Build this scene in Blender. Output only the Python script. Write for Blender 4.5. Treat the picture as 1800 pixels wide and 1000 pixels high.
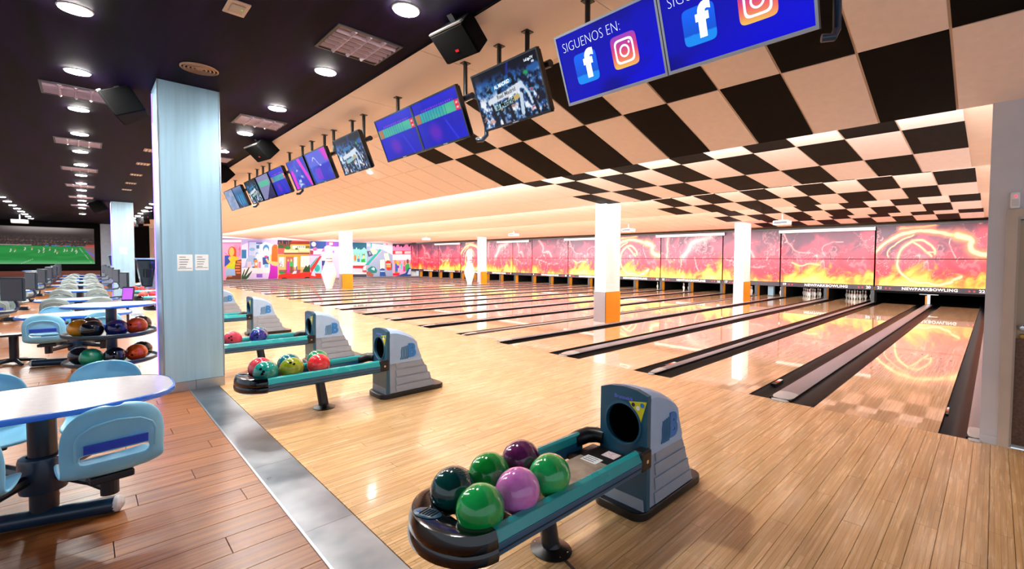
import bpy, math, random
import numpy as np
from mathutils import Vector, Matrix
random.seed(7); RNG = np.random.default_rng(5)
SC = bpy.context.scene
COL = SC.collection
PI = math.pi
for _o in list(bpy.data.objects): bpy.data.objects.remove(_o)

# ------------------------------------------------------------------ camera
cd = bpy.data.cameras.new('camera'); cam = bpy.data.objects.new('camera', cd); COL.objects.link(cam)
YAW, PITCH, ROLL, FPX = 0.7660, -0.0366, 0.0069, 799.26
_f = Vector((-math.sin(YAW)*math.cos(PITCH), math.cos(YAW)*math.cos(PITCH), math.sin(PITCH)))
_r = Vector((math.cos(YAW), math.sin(YAW), 0)); _u = _r.cross(_f)
_r2 = _r*math.cos(ROLL)+_u*math.sin(ROLL); _u2 = -_r*math.sin(ROLL)+_u*math.cos(ROLL)
M = Matrix((_r2, _u2, -_f)).transposed().to_4x4(); M.translation = Vector((0.338, -5.583, 1.6035))
cam.matrix_world = M
cd.sensor_fit = 'HORIZONTAL'; cd.sensor_width = 36; cd.lens = FPX/1800*36
cd.shift_x = -79.05/1800; cd.shift_y = -13.16/1800; cd.clip_start = .05; cd.clip_end = 200
SC.camera = cam

# ------------------------------------------------------------------ world, exposure
wd = bpy.data.worlds.new('world'); SC.world = wd; wd.use_nodes = True
wd.node_tree.nodes['Background'].inputs[0].default_value = (.80, .88, 1.0, 1)
wd.node_tree.nodes['Background'].inputs[1].default_value = WORLD_S = .62
vs = SC.view_settings; vs.view_transform = 'Standard'; vs.look = 'None'; vs.gamma = 1; vs.use_curve_mapping = False
vs.exposure = 0.5
SC.cycles.use_denoising = True
SC.cycles.max_bounces = 8

# ------------------------------------------------------------------ lights of the hall
EDGE = [(0.0, 3.0), (3.8, 3.055), (7.6, 3.08), (11.4, 3.10), (15.2, 3.12)]      # lower edges of the saw-tooth ceiling
CREST = .29
COVE_W = [1450, 1500, 1350, 800, 16]
def area(name, loc, rot, sx, sy, w, col):
    l = bpy.data.lights.new(name, 'AREA'); l.shape = 'RECTANGLE'; l.size = sx; l.size_y = sy; l.energy = w; l.color = col
    o = bpy.data.objects.new(name, l); COL.objects.link(o); o.location = loc; o.rotation_euler = rot
    return o
for (ey, ez), w in zip(EDGE, COVE_W):        # tubes in the coves behind each edge, shining towards the pins
    area('cove_tube', (-19.6, ey+.14, ez+.155), (math.radians(90), 0, 0), 39.2, .22, w, (1, .95, .90))
area('pin_deck_tube', (-21.4, 16.75, 1.25), (math.radians(-12), 0, 0), 35.5, .15, 170, (1, .96, .92))
DOWN_S = 420

# ------------------------------------------------------------------ helpers
def lin(h):
    if not isinstance(h, str): return tuple(h)
    c = [int(h[i:i+2], 16)/255 for i in (0, 2, 4)]
    return tuple(x/12.92 if x <= .04045 else ((x+.055)/1.055)**2.4 for x in c)
MATS = {}
def mat(name, col, rough=.5, metal=0, var=.08, scale=6, stretch=(1, 1, 1), bump=0, coat=0, emit=0, spec=.5, rvar=.06, alpha=1, col2=None, detail=3, coatr=.06):
    if name in MATS: return MATS[name]
    m = bpy.data.materials.new(name); m.use_nodes = True; nt = m.node_tree; N = nt.nodes; L = nt.links
    b = N['Principled BSDF']; c = lin(col)
    tc = N.new('ShaderNodeTexCoord'); mp = N.new('ShaderNodeMapping'); mp.inputs['Scale'].default_value = stretch
    nz = N.new('ShaderNodeTexNoise'); nz.inputs['Scale'].default_value = scale; nz.inputs['Detail'].default_value = detail
    L.new(tc.outputs['Object'], mp.inputs[0]); L.new(mp.outputs[0], nz.inputs['Vector'])
    rp = N.new('ShaderNodeValToRGB'); rp.color_ramp.elements[0].position = .3; rp.color_ramp.elements[1].position = .7
    ca = tuple(max(0, x*(1-var)) for x in c); cb = tuple(x*(1+var) for x in c) if col2 is None else lin(col2)
    rp.color_ramp.elements[0].color = (*ca, 1); rp.color_ramp.elements[1].color = (*cb, 1)
    L.new(nz.outputs['Fac'], rp.inputs[0]); L.new(rp.outputs[0], b.inputs['Base Color'])
    mr = N.new('ShaderNodeMapRange'); mr.inputs[3].default_value = max(.02, rough-rvar); mr.inputs[4].default_value = min(1, rough+rvar)
    L.new(nz.outputs['Fac'], mr.inputs[0]); L.new(mr.outputs[0], b.inputs['Roughness'])
    b.inputs['Metallic'].default_value = metal; b.inputs['Specular IOR Level'].default_value = spec
    b.inputs['Coat Weight'].default_value = coat; b.inputs['Coat Roughness'].default_value = coatr
    if emit: L.new(rp.outputs[0], b.inputs['Emission Color']); b.inputs['Emission Strength'].default_value = emit
    if bump:
        bp = N.new('ShaderNodeBump'); bp.inputs['Strength'].default_value = bump; bp.inputs['Distance'].default_value = .01
        L.new(nz.outputs['Fac'], bp.inputs['Height']); L.new(bp.outputs[0], b.inputs['Normal'])
    MATS[name] = m; return m
def paintmat(name, rough=.5, emit=0, coat=0):
    if name in MATS: return MATS[name]
    m = bpy.data.materials.new(name); m.use_nodes = True; nt = m.node_tree; b = nt.nodes['Principled BSDF']
    a = nt.nodes.new('ShaderNodeAttribute'); a.attribute_name = 'paint'
    nt.links.new(a.outputs['Color'], b.inputs['Base Color']); b.inputs['Roughness'].default_value = rough
    b.inputs['Coat Weight'].default_value = coat
    if emit:
        b.inputs['Specular IOR Level'].default_value = .12
        nt.links.new(a.outputs['Color'], b.inputs['Emission Color']); b.inputs['Emission Strength'].default_value = emit
        b.inputs['Base Color'].default_value = (.01, .01, .01, 1)
        for l in list(b.inputs['Base Color'].links): nt.links.remove(l)
    MATS[name] = m; return m
class MB:
    def __init__(s): s.v = []; s.f = []
    def add(s, vs, fs):
        o = len(s.v); s.v += [tuple(p) for p in vs]; s.f += [tuple(i+o for i in f) for f in fs]; return s
    def box(s, x0, x1, y0, y1, z0, z1):
        return s.add([(x0,y0,z0),(x1,y0,z0),(x1,y1,z0),(x0,y1,z0),(x0,y0,z1),(x1,y0,z1),(x1,y1,z1),(x0,y1,z1)],
            [(3,2,1,0),(4,5,6,7),(0,1,5,4),(1,2,6,5),(2,3,7,6),(3,0,4,7)])
    def cbox(s, c, d): return s.box(c[0]-d[0]/2, c[0]+d[0]/2, c[1]-d[1]/2, c[1]+d[1]/2, c[2]-d[2]/2, c[2]+d[2]/2)
    def prism(s, pts, ax, a, b):
        n = len(pts)
        A = sum(pts[i][0]*pts[(i+1) % n][1]-pts[(i+1) % n][0]*pts[i][1] for i in range(n))
        if A < 0: pts = pts[::-1]
        mk = {'x': lambda p, t: (t, p[0], p[1]), 'y': lambda p, t: (p[0], t, p[1]), 'z': lambda p, t: (p[0], p[1], t)}[ax]
        V = [mk(p, a) for p in pts]+[mk(p, b) for p in pts]
        F = [tuple(range(n))[::-1], tuple(range(n, 2*n))]+[(i, (i+1) % n, n+(i+1) % n, n+i) for i in range(n)]
        if ax == 'y': F = [f[::-1] for f in F]
        return s.add(V, F)
    def tube(s, pts, r, n=10, caps=True):
        pts = [Vector(p) for p in pts]; rs = r if isinstance(r, (list, tuple)) else [r]*len(pts); V = []; F = []; k = len(pts)
        ref = None
        for i, p in enumerate(pts):
            d = (pts[min(i+1, k-1)]-pts[max(i-1, 0)]).normalized()
            if ref is None: ref = d.orthogonal().normalized()
            ref = (ref-d*ref.dot(d)).normalized(); q = d.cross(ref)
            for j in range(n):
                a = 2*PI*j/n; V.append(p+(ref*math.cos(a)+q*math.sin(a))*rs[i])
        for i in range(k-1):
            for j in range(n): F.append((i*n+j, i*n+(j+1) % n, (i+1)*n+(j+1) % n, (i+1)*n+j))
        if caps: F += [tuple(range(n))[::-1], tuple(range((k-1)*n, k*n))]
        return s.add(V, F)
    def lathe(s, prof, n=24, c=(0, 0, 0), sx=1, sy=1):
        V = []; F = []; k = len(prof)
        for r, z in prof:
            for j in range(n):
                a = 2*PI*j/n; V.append((c[0]+r*sx*math.cos(a), c[1]+r*sy*math.sin(a), c[2]+z))
        for i in range(k-1):
            for j in range(n): F.append((i*n+j, i*n+(j+1) % n, (i+1)*n+(j+1) % n, (i+1)*n+j))
        return s.add(V, F)
    def rings(s, rings, cap=True):
        n = len(rings[0]); V = [p for r in rings for p in r]; F = []
        for i in range(len(rings)-1):
            for j in range(n): F.append((i*n+j, i*n+(j+1) % n, (i+1)*n+(j+1) % n, (i+1)*n+j))
        if cap: F += [tuple(range(n))[::-1], tuple(range((len(rings)-1)*n, len(rings)*n))]
        return s.add(V, F)
    def mesh(s, name, m, smooth=False):
        me = bpy.data.meshes.new(name); me.from_pydata(s.v, [], s.f)
        if m: me.materials.append(m)
        if smooth:
            me.polygons.foreach_set('use_smooth', [True]*len(me.polygons)); me.set_sharp_from_angle(angle=math.radians(38))
        me.update(); return me
    def build(s, name, m, parent=None, smooth=False, bevel=0, loc=None, seg=2):
        return put(name, s.mesh(name, m, smooth), parent, bevel, loc, seg)
def put(name, me, parent=None, bevel=0, loc=None, seg=2):
    o = bpy.data.objects.new(name, me); COL.objects.link(o)
    if parent: o.parent = parent
    if loc: o.location = loc
    if bevel:
        b = o.modifiers.new('bevel', 'BEVEL'); b.width = bevel; b.segments = seg; b.limit_method = 'ANGLE'; b.angle_limit = math.radians(40)
    return o
def tag(o, label=None, cat=None, group=None, kind=None):
    for k, v in (('label', label), ('category', cat), ('group', group), ('kind', kind)):
        if v: o[k] = v
    return o
def thing(name, label, cat, loc=(0, 0, 0), rz=0, group=None):
    o = bpy.data.objects.new(name, None); COL.objects.link(o); o.empty_display_size = .1
    o.location = loc; o.rotation_euler = (0, 0, rz); return tag(o, label, cat, group)
def struct(name, mb, m, parent=None, **k):
    o = mb.build(name, m, parent, **k)
    if not parent: o['kind'] = 'structure'
    return o
def copy_tree(o, parent=None):
    c = o.copy(); COL.objects.link(c)
    if parent: c.parent = parent
    for ch in list(o.children): copy_tree(ch, c)
    return c
def again(root, loc, rz=None, label=None, group=None):
    c = copy_tree(root); c.location = loc
    if rz is not None: c.rotation_euler = (0, 0, rz)
    if label: c['label'] = label
    if group: c['group'] = group
    return c
_TXT = {}
def text_mesh(body, size, bold=0, depth=.002, sx=1, m=None, align='CENTER', space=1.0):
    key = (body, size, bold, sx, space, m.name if m else '', align)
    if key in _TXT: return _TXT[key]
    cu = bpy.data.curves.new('lettering', 'FONT'); cu.body = body; cu.size = size; cu.offset = bold; cu.extrude = depth; cu.space_character = space; cu.align_x = align; cu.align_y = 'CENTER'; cu.resolution_u = 3
    ob = bpy.data.objects.new('lettering', cu); COL.objects.link(ob); dg = bpy.context.evaluated_depsgraph_get(); dg.update()
    me = bpy.data.meshes.new_from_object(ob.evaluated_get(dg)); bpy.data.objects.remove(ob); bpy.data.curves.remove(cu)
    if sx != 1:
        for v in me.vertices: v.co.x *= sx
    me.materials.clear()
    if m: me.materials.append(m)
    _TXT[key] = me; return me
def letter(name, body, size, m, parent, pos, xdir, ydir, bold=0, depth=.002, sx=1, align='CENTER', space=1.0):
    me = text_mesh(body, size, bold, depth, sx, m, align, space); o = put(name, me, parent)
    X = Vector(xdir).normalized(); Y = Vector(ydir).normalized(); Z = X.cross(Y)
    mm = Matrix((X, Y, Z)).transposed().to_4x4(); mm.translation = Vector(pos); o.matrix_local = mm; return o
S2L = lambda a: np.where(a <= .04045, a/12.92, ((np.clip(a, 0, 1)+.055)/1.055)**2.4)
def picture(name, img, o, ux, uy, m, parent=None, sub=None):
    """flat printed or lit picture: img rows top to bottom (sRGB), o = lower left corner, ux/uy = edge vectors"""
    H, W = img.shape[:2]; o, ux, uy = (np.array(t, float) for t in (o, ux, uy))
    gx, gy = np.meshgrid(np.linspace(0, 1, W), np.linspace(1, 0, H))
    V = o+gx[..., None]*ux+gy[..., None]*uy; V = V.reshape(-1, 3)
    idx = np.arange(H*W).reshape(H, W); F = np.stack([idx[1:, :-1], idx[1:, 1:], idx[:-1, 1:], idx[:-1, :-1]], -1).reshape(-1, 4)
    me = bpy.data.meshes.new(name); me.vertices.add(len(V)); me.vertices.foreach_set('co', V.ravel().astype(np.float32))
    me.loops.add(F.size); me.loops.foreach_set('vertex_index', F.ravel().astype(np.int32))
    me.polygons.add(len(F)); me.polygons.foreach_set('loop_start', np.arange(0, F.size, 4, dtype=np.int32))
    me.update(calc_edges=True)
    at = me.color_attributes.new('paint', 'FLOAT_COLOR', 'POINT'); c = np.ones((H*W, 4)); c[:, :3] = S2L(img.reshape(-1, 3)); at.data.foreach_set('color', c.ravel().astype(np.float32))
    me.materials.append(m); return put(name, me, parent)
def polys(name, shapes, m, parent=None):
    """coloured flat shapes [(hex, [(x,y,z)..])] in one printed sheet"""
    V = []; F = []; C = []
    for col, pts in shapes:
        k = len(V); V += pts; F.append(tuple(range(k, k+len(pts)))); C += [(*lin(col), 1)]*len(pts)
    me = bpy.data.meshes.new(name); me.from_pydata(V, [], F)
    at = me.color_attributes.new('paint', 'FLOAT_COLOR', 'POINT'); at.data.foreach_set('color', np.array(C, np.float32).ravel())
    me.materials.append(m); return put(name, me, parent)
def vnoise(x, y, seed=0):
    def h(i, j): n = np.sin(i*127.1+j*311.7+seed*74.7)*43758.5453; return n-np.floor(n)
    i, j = np.floor(x), np.floor(y); fx, fy = x-i, y-j; fx = fx*fx*(3-2*fx); fy = fy*fy*(3-2*fy)
    return (h(i,j)*(1-fx)+h(i+1,j)*fx)*(1-fy)+(h(i,j+1)*(1-fx)+h(i+1,j+1)*fx)*fy
def fbm(x, y, seed=0, o=4):
    r = 0; a = .5; t = 0
    for k in range(o): r = r+a*vnoise(x*2**k, y*2**k, seed+k*3); t += a; a *= .5
    return r/t
def sm(a, b, x): t = np.clip((x-a)/(b-a), 0, 1); return t*t*(3-2*t)
def pdist(x, y, pts):
    d = np.full(x.shape, 9.); 
    for (ax, ay), (bx, by) in zip(pts, pts[1:]):
        dx, dy = bx-ax, by-ay; t = np.clip(((x-ax)*dx+(y-ay)*dy)/(dx*dx+dy*dy+1e-9), 0, 1); d = np.minimum(d, np.hypot(x-ax-t*dx, y-ay-t*dy))
    return d
def mixc(img, col, a):
    c = np.array([int(col[i:i+2], 16)/255 for i in (0, 2, 4)]); return img*(1-a[..., None])+c*a[..., None]
def solid(W, H, col): return np.ones((H, W, 3))*np.array([int(col[i:i+2], 16)/255 for i in (0, 2, 4)])
ORD = ['first','second','third','fourth','fifth','sixth','seventh','eighth','ninth','tenth','eleventh','twelfth','thirteenth','fourteenth','fifteenth','sixteenth','seventeenth','eighteenth','nineteenth','twentieth','twenty-first','twenty-second','twenty-third','twenty-fourth']

# ------------------------------------------------------------------ materials
def woodmat(name, c1, c2, grain, rough, rnd=.10, coat=0, bump=.02, coatr=.05, strip=0):
    m = bpy.data.materials.new(name); m.use_nodes = True; nt = m.node_tree; N = nt.nodes; L = nt.links; b = N['Principled BSDF']
    tc = N.new('ShaderNodeNewGeometry'); mp = N.new('ShaderNodeMapping'); mp.inputs['Scale'].default_value = grain
    nz = N.new('ShaderNodeTexNoise'); nz.inputs['Scale'].default_value = 1; nz.inputs['Detail'].default_value = 5; nz.inputs['Roughness'].default_value = .6
    oi = N.new('ShaderNodeObjectInfo'); ge = N.new('ShaderNodeNewGeometry')
    ad = N.new('ShaderNodeVectorMath'); cx = N.new('ShaderNodeCombineXYZ'); mu = N.new('ShaderNodeMath'); mu.operation = 'ADD'
    L.new(oi.outputs['Random'], mu.inputs[0]); L.new(ge.outputs['Random Per Island'], mu.inputs[1])
    ms = N.new('ShaderNodeMath'); ms.operation = 'MULTIPLY'; ms.inputs[1].default_value = 37; L.new(mu.outputs[0], ms.inputs[0]); L.new(ms.outputs[0], cx.inputs[2]); L.new(ms.outputs[0], cx.inputs[0])
    L.new(tc.outputs['Position'], mp.inputs[0]); L.new(mp.outputs[0], ad.inputs[0]); L.new(cx.outputs[0], ad.inputs[1]); L.new(ad.outputs[0], nz.inputs['Vector'])
    rp = N.new('ShaderNodeValToRGB'); rp.color_ramp.elements[0].position = .3; rp.color_ramp.elements[1].position = .72
    rp.color_ramp.elements[0].color = (*lin(c1), 1); rp.color_ramp.elements[1].color = (*lin(c2), 1); L.new(nz.outputs['Fac'], rp.inputs[0])
    fr = N.new('ShaderNodeMath'); fr.operation = 'FRACT'; L.new(ms.outputs[0], fr.inputs[0])
    mr = N.new('ShaderNodeMapRange'); mr.inputs[3].default_value = 1-rnd; mr.inputs[4].default_value = 1+rnd; L.new(fr.outputs[0], mr.inputs[0])
    hs = N.new('ShaderNodeHueSaturation'); L.new(rp.outputs[0], hs.inputs['Color']); L.new(mr.outputs[0], hs.inputs['Value'])
    out = hs.outputs[0]
    if strip:
        bk = N.new('ShaderNodeTexBrick'); bk.offset = .37; bk.offset_frequency = 2; bk.inputs['Scale'].default_value = 1; bk.inputs['Brick Width'].default_value = 1.1; bk.inputs['Row Height'].default_value = strip
        bk.inputs['Mortar Size'].default_value = .0011; bk.inputs['Mortar Smooth'].default_value = .2; bk.inputs['Color1'].default_value = (.86, .84, .80, 1); bk.inputs['Color2'].default_value = (1.08, 1.06, 1.04, 1); bk.inputs['Mortar'].default_value = (.62, .52, .42, 1)
        m2 = N.new('ShaderNodeMapping'); m2.inputs['Rotation'].default_value = (0, 0, PI/2); L.new(tc.outputs['Position'], m2.inputs[0]); L.new(m2.outputs[0], bk.inputs['Vector'])
        mx = N.new('ShaderNodeMix'); mx.data_type = 'RGBA'; mx.blend_type = 'MULTIPLY'; mx.inputs[0].default_value = 1
        L.new(out, mx.inputs[6]); L.new(bk.outputs['Color'], mx.inputs[7]); out = mx.outputs[2]
    L.new(out, b.inputs['Base Color'])
    r2 = N.new('ShaderNodeMapRange'); r2.inputs[3].default_value = rough-.05; r2.inputs[4].default_value = rough+.06; L.new(nz.outputs['Fac'], r2.inputs[0]); L.new(r2.outputs[0], b.inputs['Roughness'])
    b.inputs['Coat Weight'].default_value = coat; b.inputs['Coat Roughness'].default_value = coatr
    bp = N.new('ShaderNodeBump'); bp.inputs['Strength'].default_value = bump; bp.inputs['Distance'].default_value = .004; L.new(nz.outputs['Fac'], bp.inputs['Height']); L.new(bp.outputs[0], b.inputs['Normal'])
    MATS[name] = m; return m
M_plank = woodmat('brown_laminate', '703612', 'b57234', (46, 1.3, 1), .33, .08, bump=.05)
M_board = woodmat('maple_board', 'd8a870', 'f0cc98', (60, 2.2, 1), .26, .07, coat=.35, coatr=.10, strip=.0275)
M_lane = woodmat('lane_maple', 'd6a878', 'efcfa8', (60, 1.8, 1), .20, .05, coat=1.0, coatr=.025, strip=.0275, bump=.0)
M_tile = mat('cream_ceiling_tile', 'ecdad3', .75, var=.03, scale=14, bump=.05)
M_tblack = mat('black_ceiling_tile', '040303', .7, var=.3, scale=14, spec=.1)
M_grid = mat('cream_grid', 'e0c6b2', .6, var=.04)
M_flat = mat('plain_cream_ceiling', 'e6d6ce', .7, var=.03, scale=1.2)
M_dark = mat('dark_wood_ceiling', '010102', .7, var=.6, scale=1.0, stretch=(.5, 5, 1), col2='201236', detail=5, bump=.08, spec=.08)
M_wall = mat('grey_white_paint', 'cfccd2', .6, var=.05, scale=2.5)
M_white = mat('white_paint', 'f0eff0', .45, var=.02)
M_black = mat('black_plastic', '0c0d10', .35, var=.3, spec=.5)
M_matte = mat('matte_black', '040405', .85, var=.3, spec=.12)
M_gloss = mat('gloss_black', '08090c', .12, var=.3, coat=.5)
M_steel = mat('brushed_steel', 'a4cbe2', .34, metal=.4, var=.08, scale=3, stretch=(6, 6, .25), rvar=.10)
M_strip = mat('worn_aluminium', '7c858e', .34, metal=.9, var=.35, scale=2.2, rvar=.14, bump=.03, detail=3, col2='a2a5aa')
M_alu = mat('aluminium', 'b4b8bf', .3, metal=.9, var=.06)
M_chrome = mat('chrome', 'd0d2d6', .12, metal=1, var=.03)
M_blue = mat('steel_blue', '1d5a80', .3, var=.08, coat=.3)
M_teal = mat('teal_rail', '2aa3a6', .25, var=.08, coat=.4)
M_front = mat('petrol_blue', '1f5672', .4, var=.08)
M_side = mat('pale_grey_blue', 'a4c2e6', .45, var=.05, scale=10, bump=.03)
M_side2 = mat('lower_grey_blue', '9aa6b8', .5, var=.06, scale=12, bump=.03)
M_logo = mat('logo_blue', '2f7fd0', .4, var=.05)
M_mark = mat('violet_mark', '6f7ee6', .4, var=.02)
M_logo2 = mat('logo_stripes', '2a6f9c', .4, var=.05)
M_shell = mat('pale_blue_seat', '8ad4f8', .38, var=.05, scale=9)
M_shellg = mat('grey_green_seat', '93a5a6', .4, var=.05, scale=9)
M_navy = mat('blue_band', '2450d8', .35, var=.08)
M_trim = mat('blue_edge_band', '2f78e4', .25, var=.08, coat=.4)
M_lam = mat('white_laminate', 'cbc3c8', .22, var=.025, scale=30, coat=.3, coatr=.1)
M_leg = mat('dark_navy_metal', '0d1726', .35, var=.2, coat=.2)
M_legb = mat('blue_black_metal', '13304a', .3, var=.15, coat=.3)
M_orange = mat('orange_paint', 'f28c0c', .5, var=.04)
M_dia = mat('checker_plate', 'a9a2aa', .35, metal=.7, var=.18, scale=60, bump=.5)
M_cap = mat('grey_capping', '86828a', .38, metal=.2, var=.04, rvar=.01, scale=2)
M_nose = mat('pale_capping_nose', 'b9bcc0', .3, var=.05)
M_gutter = mat('black_gutter', '0b0908', .42, var=.2, spec=.12, rvar=.02)
M_band = mat('dark_sign_band', '2a1c2a', .35, var=.1)
M_letter = mat('white_lettering', 'f6f3ee', .4, var=.01)
M_red = mat('red_dot', 'd0202c', .4, var=.05)
M_pinw = mat('pin_white', 'f3f1ee', .25, var=.02, coat=.4)
M_pinr = mat('pin_red', 'd81f2c', .3, var=.05)
M_kick = mat('amber_kickback', 'c07a1c', .55, var=.15, scale=3)
M_print = paintmat('printed_sheet', .45)
M_screen = paintmat('lit_screen', .15, emit=.66)
M_scr_w = mat('lit_white', 'e8f4ff', .2, var=.01, emit=.65)
M_lamp = mat('lamp_glow', (1, .96, .9), .3, var=0, emit=DOWN_S)
M_lampr = mat('lamp_ring', 'd8d8da', .35, var=.03)
M_paper = mat('paper', 'e9edf0', .7, var=.02)
M_ink = mat('grey_ink', '6a7078', .7, var=.1)
M_dgrey = mat('dark_grey', '2a2d33', .45, var=.15)
M_door = mat('beige_door', 'b8a793', .5, var=.06, scale=3)
M_frame = mat('beige_frame', 'c3b2a4', .5, var=.06, scale=3)
M_kickp = mat('door_checker_plate', '6e5548', .45, metal=.5, var=.2, scale=50, bump=.5)
M_brass = mat('brass', 'b08a4a', .3, metal=1, var=.08)
M_lilac = mat('lilac_louvre', 'b4a6b8', .4, metal=.2, var=.06)
M_lilac2 = mat('lilac_reflector', '6a5e70', .4, metal=.3, var=.1)  # darker than the blades: shading between them put into the colour
M_vent = mat('bronze_vent', 'a08068', .45, metal=.3, var=.08)
M_green = mat('green_indicator', '40c020', .4, var=.02, emit=.8)
M_redled = mat('red_led', 'ff2040', .4, var=.02, emit=3)
M_purple = mat('added_violet_glow', '5a40ff', .4, var=.02, emit=7)
M_brownt = mat('dark_brown_track', '2e1c12', .4, var=.2)
M_scuff = mat('scuffed_plate', '9a948a', .35, metal=.6, var=.45, scale=9, detail=6, rvar=.15)
M_yellow = mat('yellow_sticker', 'e6d81e', .4, var=.03)
M_sens = mat('orange_label', 'f0581c', .5, var=.05)
M_softt = mat('grey_soffit', '565a62', .5, var=.1)

# ------------------------------------------------------------------ lane layout (metres; foul line at Y=0, right wall at X=.285)
LW, G1, G2, GA, GB = 1.054, .626, .7125, 1.1753, 1.9263
LANES = {}; CAPS = []; e = 0.0
for n, t in [(22,'w'),(21,'n'),(20,'w'),(19,'A'),(17,'n'),(16,'w'),(15,'n'),(14,'w'),(13,'n'),(12,'w'),(11,'n'),(10,'w'),(9,'B'),(8,'w'),(7,'n'),(6,'w'),(5,'n'),(4,'w'),(3,'n'),(2,'w'),(1,'e')]:
    LANES[n] = (e-LW, e); e -= LW
    if t == 'n': CAPS.append((e-G1/2, 'n', n)); e -= G1
    if t == 'w': CAPS.append((e-G2/2, 'w', n)); e -= G2
    if t in 'AB':
        g = GA if t == 'A' else GB
        CAPS += [(e-G1/2, 'n', n), (e-G1/2-g, 'n', n-.5)]; e -= G1+g
    if t == 'e': CAPS.append((e-G1/2, 'n', n))
CAPS.append((.258, 'r', 23))
YC = 16.35; YB = 19.4; XL = -40.5; XR = .285; ZC = 3.66; YK = -3.26; YCR = -2.2

# ------------------------------------------------------------------ floors
fl = MB().box(-42.5, 4, -12, -4.75, -.14, -.025); floor_c = struct('floor', fl, mat('subfloor', '2a1a10', .8))
fl = MB().box(-41, 4, -4.46, -.03, -.14, -.012); floor_a = struct('floor_approach', fl, mat('subfloor2', '3a281a', .8))
# laminate planks on the seating side: the nearest 300 are single planks, the rest one field
PW, PL = .2, 1.28
def plankbox(mb, x0, y0, w, l, z0, z1, g=.0012): 
    mb.add([(x0+g,y0+g,z0),(x0+w-g,y0+g,z0),(x0+w-g,y0+l-g,z0),(x0+g,y0+l-g,z0),(x0+2*g,y0+2*g,z1),(x0+w-2*g,y0+2*g,z1),(x0+w-2*g,y0+l-2*g,z1),(x0+2*g,y0+l-2*g,z1)],
        [(4,5,6,7),(0,1,5,4),(1,2,6,5),(2,3,7,6),(3,0,4,7)])
pl = []
i = 0; x = 3.6
while x > -42:
    off = [0, .5, .25, .78, .6, .1][i % 6]*PL; y = -4.735-off
    if off > .02: pl.append((x, -4.735-off, off))
    while y > -11: pl.append((x, max(y-PL, -11.2), min(PL, y+11.2))); y -= PL
    i += 1; x -= PW
cx, cy = .34, -5.58
pl.sort(key=lambda p: (p[0]+.1-cx)**2+(p[1]+p[2]/2-cy)**2 if p[0] < -1.2 and p[1]+p[2] > -8.6 else 1e6)
meshes = {}
for k, (x, y, l) in enumerate(pl[:300]):
    key = round(l, 3)
    if key not in meshes: mb = MB(); plankbox(mb, 0, 0, PW, l, -.02, 0); meshes[key] = mb.mesh('plank', M_plank)
    put('plank', meshes[key], floor_c, loc=(x, y, 0))
mb = MB()
for x, y, l in pl[300:]: plankbox(mb, x, y, PW, l, -.02, 0)
tag(mb.build('plank_field', M_plank, floor_c), kind='stuff')
# maple boards of the approach
BW = .11
bl = []
x = 3.0; i = 0
while x > -41:
    c = [0, .9, .35, 1.3, .6][i % 5]; ys = [-4.44]+[v for v in (-4.44+.5+c, -4.44+2.1+c*.8) if v < -.6]+[-.03]
    for a, b in zip(ys, ys[1:]): bl.append((x, a, b-a))
    x -= BW; i += 1
bl.sort(key=lambda p: (p[0]-cx)**2+(p[1]+p[2]/2+5)**2*.6 if p[0] < 1.6 else 1e6)
meshes = {}
for k, (x, y, l) in enumerate(bl[:290]):
    key = round(l, 3)
    if key not in meshes: mb = MB(); plankbox(mb, 0, 0, BW, l, -.012, 0, .0006); meshes[key] = mb.mesh('board', M_board)
    put('board', meshes[key], floor_a, loc=(x, y, 0))
mb = MB()
for x, y, l in bl[290:]: plankbox(mb, x, y, BW, l, -.012, 0, .0006)
tag(mb.build('board_field', M_board, floor_a), kind='stuff')
# worn metal threshold between the two floors
tr = MB().box(-42, 3.4, -4.75, -4.455, -.14, -.006); trim1 = struct('trim_1', tr, mat('threshold_bed', '30323a', .7))
for k in range(24):
    x1 = 1.2-k*1.22-(.3 if k % 2 else 0)*.2; x0 = 1.2-(k+1)*1.22-(.3 if (k+1) % 2 else 0)*.2
    MB().box(x0+.001, x1-.001, -4.724, -4.447, -.006, .003).build('threshold_plate', M_strip, trim1); MB().box(x0+.001, x1-.001, -4.738, -4.7245, -.006, .006).build('edge_strip', M_alu, trim1)

# ------------------------------------------------------------------ lanes
under = struct('floor_lanes', MB().box(-40.6, .4, -.03, YB, -.2, -.13), M_matte)
me_dart = MB().add([(-.013, -.055, .0006), (.013, -.055, .0006), (0, .06, .0006)], [(0, 1, 2)]).mesh('arrow_mark', M_brownt)
bed = MB().box(0, LW, -.028, YC-.02, -.045, 0); bed_full = MB().box(0, LW, -.028, YB-.9, -.045, 0)
def gut(w, y0, y1):
    pts = [(-w/2, -.004), (-w/2+.004, -.02)]+[(-w/2+.012+(w-.024)*k/6, -.03-.05*math.sin(PI*k/6)) for k in range(7)]+[(w/2-.004, -.02), (w/2, -.004), (w/2, -.11), (-w/2, -.11)]
    return MB().prism(pts, 'y', y0, y1)
me_bed, me_bedf = bed.mesh('lane_bed', M_lane), bed_full.mesh('lane_bed', M_lane)
me_gut = gut(.235, -.028, YC+1.9).mesh('gutter', M_gutter, smooth=True)
LW_ORD = {n: ORD[k] for k, n in enumerate(sorted(LANES, reverse=True))}
lane_where = {22: 'beside the right wall, first lane from the right', 21: 'second lane from the right', 20: 'third lane from the right', 19: 'fourth lane from the right, just right of the columns', 17: 'first lane left of the near columns'}
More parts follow.
